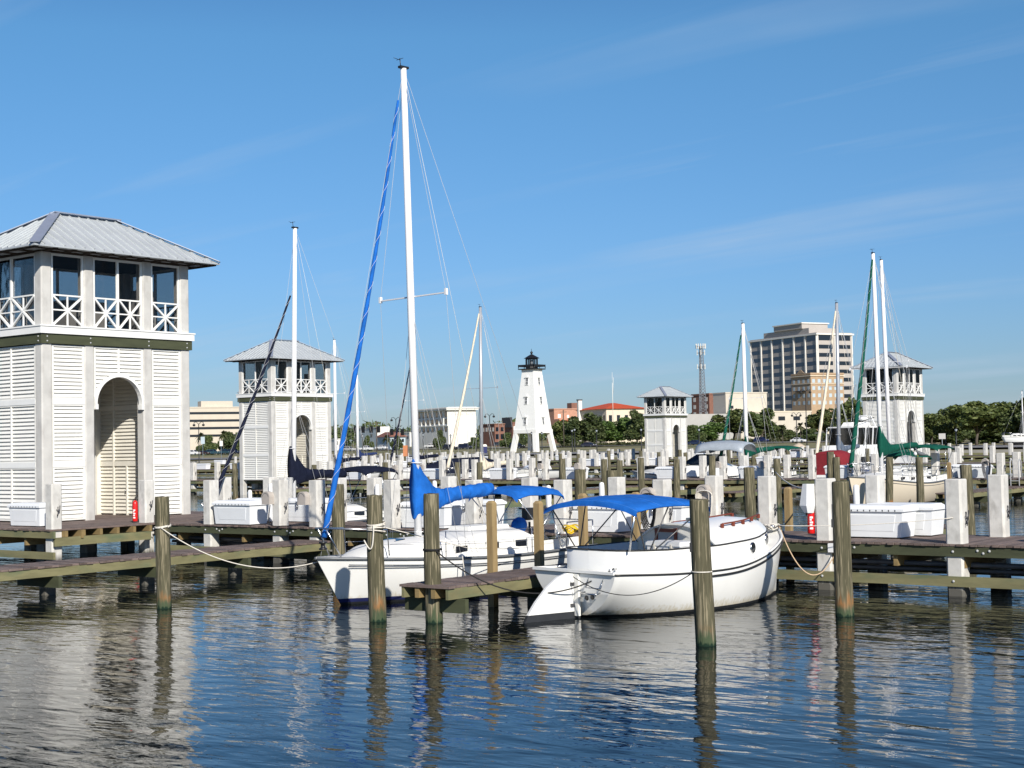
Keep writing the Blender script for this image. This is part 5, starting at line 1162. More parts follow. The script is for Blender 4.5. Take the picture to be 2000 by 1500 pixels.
# ------------------------------------------------------------------ lighthouse on four legs
def lighthouse():
    d = 345; p = Dp(1042, 880, d); z0 = gz(p.x, p.y)+.1
    t = thing('lighthouse', 'white wooden lighthouse on splayed legs with black lantern room', 'lighthouse', (p.x, p.y, z0), 0)
    zt = Dp(1040, 722, d).z-z0; zm = Dp(1042, 839, d).z-z0
    hb, hm, ht = 3.95, 3.12, 1.62
    b = B().m('trim_white'); q = lambda h: [(-h, -h), (h, -h), (h, h), (-h, h)]
    b.prism(q(hm), zm, zt, q(ht)); b.prism(q(hm+.16), zm-.85, zm+.02); wall = b.build('wall', t)
    for z, s in ((zt, 1),): pass
    for sx in (-1, 1):
        for sy in (-1, 1):
            b = B().m('trim_white'); w = .95
            def sq(h, w): return [(min(sx*h, sx*(h-w)), min(sy*h, sy*(h-w))), (max(sx*h, sx*(h-w)), min(sy*h, sy*(h-w))), (max(sx*h, sx*(h-w)), max(sy*h, sy*(h-w))), (min(sx*h, sx*(h-w)), max(sy*h, sy*(h-w)))]
            b.prism(sq(hb, w*1.1), -.3, zm-.86, sq(hm+.15, w*1.1)); b.build('leg', t)
    for k in range(4):
        for fz in (.14, .48, .80):
            h = lerp(hm, ht, fz)*1.0; z = lerp(zm, zt, fz); sl = (hm-ht)/(zt-zm)
            T = Matrix.Rotation(k*PI/2, 4, 'Z') @ Matrix.Translation((h+.02, 0, z)) @ Matrix.Rotation(-math.atan(sl), 4, 'Y')
            for off in ((0,) if True else ()):
                b = B().m('window_dark'); b.T = T; b.box(-.02, -.33, -.75, .06, .33, .75); wv = None
                b.m('trim_white')
                b.box(.055, -.03, -.75, .08, .03, .75); b.box(.055, -.33, -.03, .075, .33, .03)
                for s in (-1, 1): b.box(-.02, min(s*.33, s*.43), -.8, .12, max(s*.33, s*.43), .8)
                b.box(-.02, -.48, -.88, .14, .48, -.78); b.box(-.02, -.62, .80, .25, .62, .92)
                b.add([(-.02, -.66, .92), (-.02, .66, .92), (-.02, 0, 1.25), (.3, -.66, .92), (.3, .66, .92), (.3, 0, 1.25)], [(0, 2, 1), (3, 4, 5), (0, 3, 5, 2), (1, 2, 5, 4), (0, 1, 4, 3)]); b.T = None; b.build('window', wall)
    b = B().m('trim_white'); b.prism(q(ht+.12), zt-.45, zt); b.build('cornice', wall)
    b = B().m('black_metal'); g = 2.32; b.prism(q(g), zt, zt+.22); gal = b.build('gallery', t)
    b = B().m('black_metal')
    for a in range(4):
        b.T = Matrix.Rotation(a*PI/2, 4, 'Z')
        for y in np.linspace(-g+.08, g-.08, 3): b.box(g-.14, y-.06, zt+.3, g-.02, y+.06, zt+1.15)
        b.box(g-.13, -g+.05, zt+.65, g-.03, g-.05, zt+1.13); b.box(g-.11, -g+.05, zt+.65, g-.05, g-.05, zt+.70)
    b.T = None; b.build('gallery_railing', gal)
    def oct_(r): return [(r*math.cos(PI/8+k*PI/4), r*math.sin(PI/8+k*PI/4)) for k in range(8)]
    b = B().m('black_metal'); b.prism(oct_(1.45), zt+.22, zt+1.1); b.prism(oct_(1.5), zt+2.45, zt+2.65)
    for x, y in oct_(1.38): b.box(x-.09, y-.09, zt+1.1, x+.09, y+.09, zt+2.45)
    la = b.build('lantern_room', t)
    b = B().m('pane'); b.prism(oct_(1.30), zt+1.1, zt+2.45); b.build('lantern_glass', la); b = B().m('canvas_clear'); b.lathe([(0, zt+1.1), (.35, zt+1.2), (.45, zt+1.8), (.3, zt+2.2), (0, zt+2.3)], n=10); b.build('lamp', la)
    b = B().m('black_metal'); b.prism(oct_(1.95), zt+2.65, zt+3.6, oct_(.25)); b.ball((0, 0, zt+4.0), .32); b.lathe([(0, zt+3.5), (.2, zt+3.5), (.15, zt+3.7), (0, zt+3.75)]); b.bar((0, 0, zt+4.2), (0, 0, zt+4.9), .07); b.build('lantern_roof', la)
    return t
lighthouse()

# ------------------------------------------------------------------ town buildings (street grid turned from the piers)
GA = math.radians(27)
UL = (FWH*math.cos(GA) - RT*math.sin(GA)).normalized()      # along the left face, away from the corner
UR = (RT*math.cos(GA) + FWH*math.sin(GA)).normalized()      # along the right face
def reach(C, u, px, py):
    "how far along u from C until the sight column px"
    lo, hi = 0, 400
    r = ray(px, py); n = Vector((r.y, -r.x, 0))
    den = n.dot(u); return abs(-n.dot(C-CAM0)/den) if abs(den) > 1e-6 else 10
winmesh = {}
def unitbox(m):
    if m not in winmesh: b = B().m(m); b.box(-.5, -.5, -.5, .5, .5, .5); winmesh[m] = b.mesh('window')
    return winmesh[m]
class Bld:
    def __init__(s, name, label, corner, top, left, right, d, wall, cat='building', wl=None, wr=None, base=None, roof='roof_grey', parapet=.5, group=None):
        d *= 1.36; C = Dp(corner, top, d); s.C = Vector((C.x, C.y, 0)); s.H = C.z
        py = top+20
        s.wl = wl or reach(s.C, UL, left, py); s.wr = wr or reach(s.C, UR, right, py)
        s.z0 = base if base is not None else gz(C.x, C.y)-1.5
        s.t = thing(name, label, cat, (C.x, C.y, 0), math.atan2(UR.y, UR.x), group)
        b = B().m(wall); b.box(0, 0, s.z0, s.wr, s.wl, s.H); s.wall = b.build('wall', s.t)
        if parapet is not None:
            b = B().m(wall); o = .25; b.box(-o, -o, s.H-.01, s.wr+o, s.wl+o, s.H+parapet); b.m(roof); b.box(-o+.2, -o+.2, s.H+parapet, s.wr+o-.2, s.wl+o-.2, s.H+parapet+.03); s.roof = b.build('roof', s.t)
        s.g = max(s.z0+1.5, gz(C.x, C.y))
    def win(s, face, u0, u1, z0, z1, m='window_dark', name='window', proud=.06, inset=.3):
        if face == 'R': c = ((u0+u1)/2, -proud/2+inset/2, (z0+z1)/2); sc = (u1-u0, inset+proud, z1-z0)
        else: c = (-proud/2+inset/2, (u0+u1)/2, (z0+z1)/2); sc = (inset+proud, u1-u0, z1-z0)
        o = link(name, unitbox(m), s.t, c, 0, sc); return o
    def grid(s, face, n, floors, z0, fh, wh, frac=.6, m='window_dark', u0=0, u1=None, **k):
        u1 = u1 or (s.wr if face == 'R' else s.wl); st = (u1-u0)/n
        for f in range(floors):
            for i in range(n): s.win(face, u0+st*(i+.5-frac/2), u0+st*(i+.5+frac/2), z0+f*fh, z0+f*fh+wh, m, **k)
    def slab(s, name, x0, y0, z0, x1, y1, z1, m): b = B().m(m); b.box(x0, y0, z0, x1, y1, z1); return b.build(name, s.t)
# tall office tower
o = Bld('office_tower', 'tall beige office tower with dark window bands behind the tan block', 1595, 652, 1466, 1664, 640, 'wall_office', parapet=.9, roof='wall_office')
fh = (o.H-Dp(1595, 846, 640).z)/12.2
ncol = 6
for f in range(12):
    z = o.H-1.6-(f+1)*fh+fh*.55; h = fh*.48 if f else fh*.8
    st = o.wl/ncol
    for i in range(ncol): o.win('L', st*(i+.12), st*(i+.88), z, z+h, 'window_blue')
    for u0, u1 in ((.05, .44), (.56, .95)): o.win('R', o.wr*u0, o.wr*u1, z, z+h*(1 if f else 1), 'window_dark')
for i in range(ncol+1): y = o.wl*i/ncol; o.slab('pilaster', -.55, max(0, y-.5), o.z0, -.002, min(o.wl, y+.5), o.H-.6, 'wall_white')
for u in (0, .49, .98): o.slab('pilaster', o.wr*u, -.45, o.z0, o.wr*u+o.wr*.02+.1, -.002, o.H-.6, 'wall_white')
o.slab('cornice', -1.0, -1.0, o.H-.5, o.wr+1.0, o.wl+1.0, o.H+.4, 'wall_white')
o.slab('penthouse', o.wr*.02, o.wl*.12, o.H+.9, o.wr*.8, o.wl*.80, o.H+4.2, 'wall_office'); o.slab('penthouse', -.5, o.wl*.2, o.H+4.2, o.wr*.72, o.wl*.62, o.H+7.6, 'wall_office'); o.slab('penthouse_cornice', -1.1, o.wl*.19, o.H+7.2, o.wr*.75, o.wl*.63, o.H+7.9, 'wall_white')
# tan historic block before it
o = Bld('old_hotel', 'tan brick block with arched upper windows in front of the office tower', 1583, 731, 1546, 1648, 560, 'wall_tan', parapet=.8, roof='wall_cream')
zt = o.H
o.grid('R', 6, 4, zt-15.6, 3.75, 1.9, .5, 'wall_bluegrey'); o.grid('L', 4, 4, zt-15.6, 3.75, 1.9, .4, 'wall_bluegrey')
o.slab('belt_course', -.3, -.3, zt-4.9, o.wr+.1, o.wl+.1, zt-4.6, 'wall_cream'); o.slab('belt_course', -.5, -.5, zt-.9, o.wr+.3, o.wl+.3, zt-.5, 'wall_cream')
b = B().m('wall_tan'); b.prism([(-.3, o.wl*.3), (0, o.wl*.3), (0, o.wl*.7), (-.3, o.wl*.7)], zt+.8, zt+2.6, [(-.3, o.wl*.47), (0, o.wl*.47), (0, o.wl*.53), (-.3, o.wl*.53)]); b.build('gable', o.t)
o.slab('balcony', -1.2, o.wl*.25, zt-8.6, -.01, o.wl*.75, zt-8.2, 'wall_dark')
# modern cream complex
o = Bld('civic_building', 'long cream modern building behind the round trees', 1417, 768, 1393, 1498, 520, 'wall_stone', roof='wall_grey'); o.win('R', 2, 4.4, o.H-7.5, o.H-6); 
o.slab('lower_wing', -28, -7, o.z0, -1, 20, o.H-10, 'wall_grey'); o.slab('entrance_block', 2, -9, o.z0, 44, -.4, o.H-9.5, 'wall_stone'); o.slab('entrance_cap', 1.8, -9.2, o.H-9.5, 44.3, -.3, o.H-9.0, 'wall_cream')
for x in (24, 33): b = B().m('window_dark'); b.box(x, -9.15, o.H-13.5, x+4, -8.9, o.H-11.6); b.build('window', o.t)
# red brick block left of it
o = Bld('brick_building', 'red brick block with white windows below the radio tower', 1385, 771, 1351, 1492, 600, 'wall_brick', roof='wall_white', parapet=.9); o.grid('L', 3, 3, o.H-11.5, 4.0, 2.2, .4, 'wall_white'); o.grid('R', 4, 3, o.H-11.5, 4.0, 2.2, .3, 'wall_white')
# red tiled roof civic building
o = Bld('red_roofed_building', 'long cream building with an orange red tiled hip roof', 1184, 800, 1128, 1262, 430, 'wall_cream', roof='wall_white', parapet=.3)
b = B().m('roof_red'); e = .9; X, Y, Z = o.wr, o.wl, o.H+.33; hh = 2.6; iw = min(X, Y)/2+e
b.add([(-e, -e, Z), (X+e, -e, Z), (X+e, Y+e, Z), (-e, Y+e, Z)]+([(X/2, iw-e, Z+hh), (X/2, Y+e-iw, Z+hh)] if Y > X else [(iw-e, Y/2, Z+hh), (X+e-iw, Y/2, Z+hh)]), [(0, 1, 4), (1, 2, 5, 4), (2, 3, 5), (3, 0, 4, 5)] if Y > X else [(0, 1, 5, 4), (1, 2, 5), (2, 3, 4, 5), (3, 0, 4)]); b.build('tiled_roof', o.t)
o.grid('R', 5, 1, o.H-4.8, 4, 2.6, .4); o.grid('L', 7, 1, o.H-4.8, 4, 2.6, .4)
o.slab('chimney', -1.2, o.wl*.86, o.z0, .4, o.wl*.86+1.3, o.H+4.4, 'wall_white'); o.slab('chimney_cap', -1.4, o.wl*.86-.2, o.H+4.4, .6, o.wl*.86+1.5, o.H+4.8, 'wall_dark')
# long pinkish block behind the lighthouse
o = Bld('long_low_building', 'long low building with salmon walls right of the lighthouse', 1082, 800, 1068, 1130, 520, 'wall_pink', roof='wall_grey'); o.win('R', 2, 3.6, o.H-4, o.H-2.2, 'wall_white'); o.win('R', 7, 8.2, o.H-4, o.H-2.6, 'wall_white'); o.slab('front_wing', 0, -5, o.z0, 18, -.3, o.H-4.6, 'wall_pink'); o.slab('canopy', -.4, -5.6, o.H-6.4, 18.5, -5.02, o.H-5.2, 'roof_red')
o.slab('stair_block', 10, .5, o.H+.5, 15, 5, o.H+3.2, 'wall_brick')
# white three storey bank
o = Bld('bank_building', 'white three storey building with arched windows and heavy cornice', 875, 800, 815, 930, 430, 'wall_white', roof='wall_white', parapet=1.0)
zt, g0 = o.H, o.H-9.4; n = 7; st = o.wl/n
for i in range(n):
    u0, u1 = st*(i+.26), st*(i+.74); o.win('L', u0, u1, zt-2.9, zt-1.5)
    b = B().m('window_dark'); r = (u1-u0)/2; c = (u0+u1)/2; b.add([(-.06, c+r*math.cos(a), zt-1.5+r*math.sin(a)) for a in np.linspace(0, PI, 9)], [tuple(range(9))]); b.build('arched_window', o.t)
    o.win('L', u0, u1, zt-5.6, zt-3.6); o.win('L', u0, u1, zt-8.7, zt-7.0)
for i in range(n+1): o.slab('pilaster', -.35, max(0, st*i-.35), zt-6.2, -.002, min(o.wl, st*i+.35), zt-.3, 'wall_white')
o.slab('cornice', -1.2, -1.2, zt-.2, o.wr+.6, o.wl+1.0, zt+.35, 'wall_white'); o.slab('cornice', -1.5, -1.5, zt+.35, o.wr+.9, o.wl+1.2, zt+.75, 'wall_white'); o.slab('belt_course', -.5, -.1, zt-6.5, 0, o.wl, zt-6.1, 'wall_white')
for i in range(4):
    b = B().m('wall_cream'); c = o.wr*(.2+i*.2); r = 1.0
    b.tube([(c+r*math.cos(a), -.03, zt-2.2+r*math.sin(a)) for a in np.linspace(0, PI, 9)], .09, 4); b.build('blind_arch', o.t)
# brick shops
o = Bld('brick_shop', 'two storey red brick shop beside the white bank building', 966, 829, 941, 986, 470, 'wall_brick', roof='wall_cream', parapet=.35); o.grid('L', 4, 1, o.H-3, 3, 1.7, .5, 'wall_white'); o.grid('R', 2, 1, o.H-3, 3, 1.8, .6); o.grid('R', 2, 1, o.H-6.4, 3, 2.2, .7)
o = Bld('dark_shop', 'narrow dark fronted shop building left of the lighthouse', 1001, 826, 983, 1020, 490, 'wall_brick', roof='wall_dark', parapet=.4); o.slab('dark_upper_front', -.6, 0, o.H-2, -.1, o.wl, o.H+2.6, 'wall_dark'); o.grid('R', 3, 1, o.H-3.4, 3, 1.9, .4, 'wall_white')
# left part: beige office and low white sheds
o = Bld('office_building', 'wide beige office block with dark window bands at the left', 342, 797, 330, 505, 500, 'wall_beige', roof='wall_beige', parapet=.5)
for k in range(4): z = o.H-3.0-k*3.5; o.win('L', .5, o.wl-.5, z, z+1.1, 'window_dark', 'window_band'); o.win('R', .5, o.wr-.5, z, z+1.1, 'window_dark', 'window_band')
o.slab('roof_block', o.wr*.32, 2, o.H+.5, o.wr*.70, 8, o.H+3.2, 'wall_beige')
o = Bld('warehouse', 'low white and pale blue warehouse behind the traffic lights', 735, 836, 698, 758, 480, 'wall_bluegrey', roof='wall_white', parapet=.3); o.slab('white_front', 0, -1.2, o.z0, o.wr+.3, -.05, o.H+.6, 'wall_white'); o.grid('L', 2, 1, o.H-4, 3, 1.6, .2)
o = Bld('house', 'small pale house with a brownish red roof behind the main mast', 762, 853, 737, 792, 430, 'wall_bluegrey', roof='roof_brown', parapet=None); b = B().m('roof_brown'); X, Y, Z = o.wr, o.wl, o.H; b.add([(-.8, -.8, Z), (X+.8, -.8, Z), (X+.8, Y+.8, Z), (-.8, Y+.8, Z), (X/2, .5, Z+2.0), (X/2, Y-.5, Z+2.0)], [(0, 1, 4), (1, 2, 5, 4), (2, 3, 5), (3, 0, 4, 5), (0, 3, 2, 1)]); b.build('roof', o.t); o.grid('R', 3, 1, o.H-2.2, 3, 1.3, .4)
o = Bld('shed', 'low white flat shed right of the second lookout tower', 655, 858, 640, 668, 430, 'wall_white', roof='wall_white', parapet=.2); o.grid('R', 2, 1, o.H-2.2, 3, 1.4, .4)
o = Bld('low_store', 'low white store far behind the blue jib', 800, 845, 775, 822, 560, 'wall_white', roof='roof_grey', parapet=.3); o.grid('L', 3, 1, o.H-3.2, 3, 1.6, .5)
o = Bld('yellow_house', 'pale yellow house among the trees right of the tan block', 1612, 842, 1590, 1660, 460, 'wall_cream', roof='roof_grey', parapet=.3); o.grid('R', 5, 1, o.H-3.4, 3, 2.2, .35)
# radio tower
d = 660; p = Dp(1371, 772, d); zb = p.z; z1 = Dp(1371, 671, d).z
t = thing('radio_tower', 'steel lattice radio tower rising over the brick block', 'radio tower', (p.x, p.y, 0)); b = B().m('lattice_steel'); w0, w1 = 1.9, .85
zs = np.linspace(zb-8, z1-1.5, 22)
for i in range(len(zs)-1):
    f0, f1 = i/21, (i+1)/21; a0, a1 = lerp(w0, w1, f0), lerp(w0, w1, f1); P0 = [Vector((a0*math.cos(a), a0*math.sin(a), zs[i])) for a in (.3, .3+2*PI/3, .3+4*PI/3)]; P1 = [Vector((a1*math.cos(a), a1*math.sin(a), zs[i+1])) for a in (.3, .3+2*PI/3, .3+4*PI/3)]
    for k in range(3): b.bar(P0[k], P1[k], .22); b.bar(P0[k], P1[(k+1) % 3], .12); b.bar(P0[(k+1) % 3], P1[k], .12); b.bar(P1[k], P1[(k+1) % 3], .12)
b.build('lattice', t)
for zz, rr, nn in ((z1-1.3, 2.1, 12), (z1-4.2, 1.9, 6), (z1-10.5, 1.9, 6)):
    b = B().m('lattice_steel'); b.tube([(rr*math.cos(a), rr*math.sin(a), zz) for a in np.linspace(0, 2*PI, 13)], .1, 4)
    b.m('wall_white')
    for k in range(nn): a = 2*PI*k/nn; b.box(rr*math.cos(a)-.14, rr*math.sin(a)-.14, zz-1.0, rr*math.cos(a)+.14, rr*math.sin(a)+.14, zz+1.2)
    b.build('antenna_ring', t)
p = Dp(1197, 795, 560); b = B().m('wall_white'); zt = Dp(1197, 727, 560).z; b.tube([(0, 0, p.z-6), (0, 0, zt-4)], .10, 5); b.tube([(0, 0, zt-5), (0, 0, zt)], .05, 5); b.tube([(.5, 0, zt-8), (.5, 0, zt-2)], .06, 5); b.bar((0, 0, zt-8), (.5, 0, zt-8), .08); tag(b.build('whip_antenna', None, (p.x, p.y, 0)), 'thin whip antenna over the red tiled roof', 'antenna')

# ------------------------------------------------------------------ trees
def crownmesh(name, m, seed, r=(1, 1, .8), nblob=26, nleaf=4200, size=.075, flat=.0, gap=.55):
    rr = np.random.RandomState(seed); C = []
    while len(C) < nblob:
        p = rr.uniform(-1, 1, 3)
        if p.dot(p) < 1 and p[2] > -.75: C.append((p*.80, rr.uniform(.20, .36)))
    V = []; F = []
    per = nleaf//nblob
    for c, br in C:
        d = rr.normal(size=(per, 3)); d /= np.linalg.norm(d, axis=1)[:, None]; q = c+d*(br*rr.uniform(.55, 1.08, per)**.6)[:, None]
        for p in q:
            a = rr.normal(size=3); a /= np.linalg.norm(a); u = np.cross(a, rr.normal(size=3)); u /= np.linalg.norm(u); s = size*rr.uniform(.6, 1.3)
            v = np.cross(a, u); o = len(V); P = p
            for su, sv_ in ((-1, -.5), (.2, -.7), (1, .1), (-.1, .7)): V.append(tuple((P+u*su*s+v*sv_*s)*np.array(r)))
            F.append((o, o+1, o+2, o+3))
    me = bpy.data.meshes.new(name); me.from_pydata(V, [], F); me.materials.append(M[m]); me.update(); return me, [(c*np.array(r)) for c, _ in C]
def trunkmesh(name, tips, h, seed, r0=.05):
    "unit crown centred at z=h; limbs from the trunk to some clumps"
    rr = random.Random(seed); b = B().m('bark'); f = Vector((rr.uniform(-.05, .05), rr.uniform(-.05, .05), h*.42)); b.tube([(0, 0, -.1), (0.01, 0, h*.2), f], [r0*1.3, r0, r0*.85], 8)
    for c in tips[::2]:
        e = Vector(c)+Vector((0, 0, h)); mid = f.lerp(e, .5)+Vector((rr.uniform(-.06, .06), rr.uniform(-.06, .06), .06)); b.tube([f-Vector((0, 0, .03)), mid, e], [r0*.55, r0*.33, r0*.12], 5)
    return b.mesh(name)
KIND = {}
for k, (m, seed, r, h, nb) in {'oak': ('leaf_oak', 1, (1.15, 1.15, .68), 1.0, 26), 'oak2': ('leaf_dark', 2, (1.1, 1.1, .78), .9, 26), 'round': ('leaf_bright', 3, (1, 1, .85), .92, 30), 'loose': ('leaf_oak', 4, (1, 1, .95), 1.1, 16), 'bush': ('leaf_dark', 5, (1.2, 1.2, .72), .5, 22), 'oak3': ('leaf_oak', 8, (1.2, 1.2, .62), 1.05, 22)}.items():
    cme, tips = crownmesh('crown', m, seed, r, nb, 5200 if k != 'loose' else 2600); KIND[k] = (cme, trunkmesh('trunk', [tuple(x) for x in tips], h, seed), h, r)
def tree(kind, px, ytop, d, wpx, label, base=None, rz=None):
    d = d*1.36 if px < 1700 else d
    cme, tme, h, r = KIND[kind]; p = Dp(px, ytop, d); g = gz(p.x, p.y); H = p.z-g; w = wpx*d/FPX/2*(1.15 if px > 1800 else 1.08)
    s = H/(h+r[2]*1.0)
    t = thing('tree' if kind != 'bush' else 'shrub', label, 'tree' if kind != 'bush' else 'shrub', (p.x, p.y, g), rnd.uniform(0, 6) if rz is None else rz, 'trees along the shore')
    sx = w/r[0]
    o = link('crown', cme, t, (0, 0, h*s), 0, (sx, sx, s)); link('trunk', tme, t, (0, 0, 0), 0, (sx, sx, s)); return t
TREES = [('oak', 1092, 818, 400, 60, 'rounded oak just right of the lighthouse'), ('oak2', 1143, 806, 380, 84, 'dark oak in front of the red roofed building'), ('round', 1205, 812, 400, 80, 'bright green oak left of the smallest lookout tower'), ('oak2', 1243, 800, 380, 70, 'tall dark oak touching the smallest lookout tower'),
         ('round', 1380, 822, 370, 72, 'low round green tree right of the smallest tower'), ('oak', 1432, 796, 400, 84, 'broad oak before the cream civic building'), ('oak2', 1487, 797, 390, 92, 'dense oak in the middle before the civic building'), ('bush', 1352, 832, 360, 50, 'round bush beside the smallest lookout tower'),
         ('loose', 1655, 764, 330, 74, 'tall loose oak beside the tan block'), ('oak', 1612, 796, 380, 80, 'oak before the pale yellow house'), ('loose', 1690, 790, 340, 60, 'thin oak behind the green furled jib'),
         ('oak', 1845, 792, 262, 74, 'spreading live oak right of the last lookout tower'), ('oak3', 1905, 776, 250, 118, 'largest live oak at the right with crooked trunk'), ('oak', 1960, 782, 260, 110, 'live oak behind the boat on land'), ('oak2', 2000, 776, 245, 90, 'live oak cut by the right edge'), ('oak2', 1872, 800, 300, 90, 'dark oak behind the right hand live oaks'), ('oak3', 1940, 792, 300, 110, 'dark oak filling the back at right'),
         ('oak', 1818, 806, 275, 60, 'small live oak closest to the last lookout tower'), ('oak2', 1900, 792, 320, 130, 'dark wide oak behind the largest live oak'), ('oak', 1985, 786, 300, 110, 'wide oak behind the right edge tree'), ('bush', 1850, 830, 290, 80, 'dark undergrowth clump below the live oaks'), ('bush', 1935, 832, 300, 100, 'dark undergrowth clump behind the boat on land'), ('round', 1172, 816, 400, 60, 'bright oak between the dark and the tall oaks'), ('oak', 1118, 822, 410, 60, 'oak second right of the lighthouse'), ('oak2', 1330, 836, 400, 50, 'low oak just right of the smallest tower'), ('bush', 1520, 832, 400, 60, 'bushy tree left of the cabbage palms'),
         ('bush', 1580, 838, 370, 60, 'shrub clump before the yellow house'), ('bush', 1540, 840, 380, 46, 'shrub clump right of the civic building'), ('bush', 1118, 840, 380, 60, 'shrub below the oaks right of the lighthouse'),
         ('bush', 445, 845, 380, 46, 'shrub clump before the beige office block'), ('bush', 405, 852, 370, 40, 'shrub at the foot of the beige office block'), ('oak2', 470, 838, 400, 40, 'small oak at the edge of the second tower'), ('bush', 1015, 845, 380, 34, 'shrub seen between the lighthouse legs'), ('bush', 990, 846, 390, 30, 'shrub left of the lighthouse legs'), ('bush', 858, 842, 400, 26, 'small dark tree before the white bank'), ('bush', 775, 852, 400, 24, 'shrub near the house with brownish roof'), ('bush', 719, 852, 390, 22, 'shrub before the white warehouse'), ('bush', 925, 855, 380, 24, 'shrub right of the white bank')]
for a in TREES: tree(*a)
# palms
b = B().m('leaf_palm'); rr = random.Random(5)
for k in range(46):
    a = rr.uniform(0, 2*PI); el = rr.uniform(-.7, 1.2); L = rr.uniform(.75, 1.0); n = 5; P = []
    for i in range(n+1): f = i/n; P.append(Vector((math.cos(a)*math.cos(el)*L*f, math.sin(a)*math.cos(el)*L*f, math.sin(el)*L*f-.45*f*f)))
    side = Vector((-math.sin(a), math.cos(a), 0))
    for i in range(n):
        w0, w1 = .12*math.sin(PI*min(1, (i+.6)/n)), .12*math.sin(PI*min(1, (i+1.6)/n))*(i < n-1)
        b.add([P[i]-side*w0, P[i]+side*w0, P[i+1]+side*w1, P[i+1]-side*w1], [(0, 1, 2, 3)])
palm_c = b.mesh('crown'); b = B().m('bark'); b.tube([(0, 0, -.1), (.02, 0, .5), (0, 0, 1)], [.06, .045, .05], 7); palm_t = b.mesh('trunk')
for px, yt, d, lb in ((1285, 830, 345, 'cabbage palm left of the round trees'), (1528, 826, 350, 'cabbage palm right of the dense oak'), (1563, 822, 352, 'taller cabbage palm before the yellow house'), (392, 842, 370, 'cabbage palm left before the beige office block'), (436, 838, 372, 'cabbage palm before the beige office block'), (755, 846, 390, 'small palm behind the near mast')):
    d *= 1.36; p = Dp(px, yt, d); g = gz(p.x, p.y); H = p.z-g; t = thing('palm_tree', lb, 'palm tree', (p.x, p.y, g), rnd.uniform(0, 6), 'cabbage palms along the shore'); cr_ = 3.0; link('trunk', palm_t, t, (0, 0, 0), 0, (3, 3, max(1, H-1.6))); link('crown', palm_c, t, (0, 0, H-1.7), 0, (cr_, cr_, cr_))
# distant woods on the horizon
V = []; F = []; rr = np.random.RandomState(9)
for px in np.arange(560, 2040, 4.0):
    d = 1000+rr.uniform(-40, 120); p = Dp(px, 850, d); hgt = 10+3*math.sin(px*.02)+2.5*math.sin(px*.071)
    for k in range(34):
        c = np.array((p.x+rr.normal()*3, p.y+rr.normal()*8, gz(p.x, p.y)+hgt*rr.uniform(.0, 1.0)**.7)); a = rr.normal(size=(4, 3))*1.2; o = len(V); V += [tuple(c+x) for x in a]; F.append((o, o+1, o+2, o+3))
me = bpy.data.meshes.new('woods'); me.from_pydata(V, [], F); me.materials.append(M['leaf_dark']); o = link('woods', me); o['kind'] = 'stuff'; tag(o, 'dark green band of distant woods along the horizon', 'woods')
# low hedge line along the road
V = []; F = []
for px in np.arange(1100, 2040, 1.6):
    p = Dp(px, 855, 500+rr.uniform(-1, 1)); 
    for k in range(9): c = np.array((p.x+rr.normal()*.5, p.y+rr.normal()*.5, gz(p.x, p.y)+rr.uniform(.1, 1.0))); a = rr.normal(size=(4, 3))*.36; o = len(V); V += [tuple(c+x) for x in a]; F.append((o, o+1, o+2, o+3))
me = bpy.data.meshes.new('hedge'); me.from_pydata(V, [], F); me.materials.append(M['leaf_hedge']); o = link('hedge', me); tag(o, 'low clipped hedge running behind the road', 'hedge')

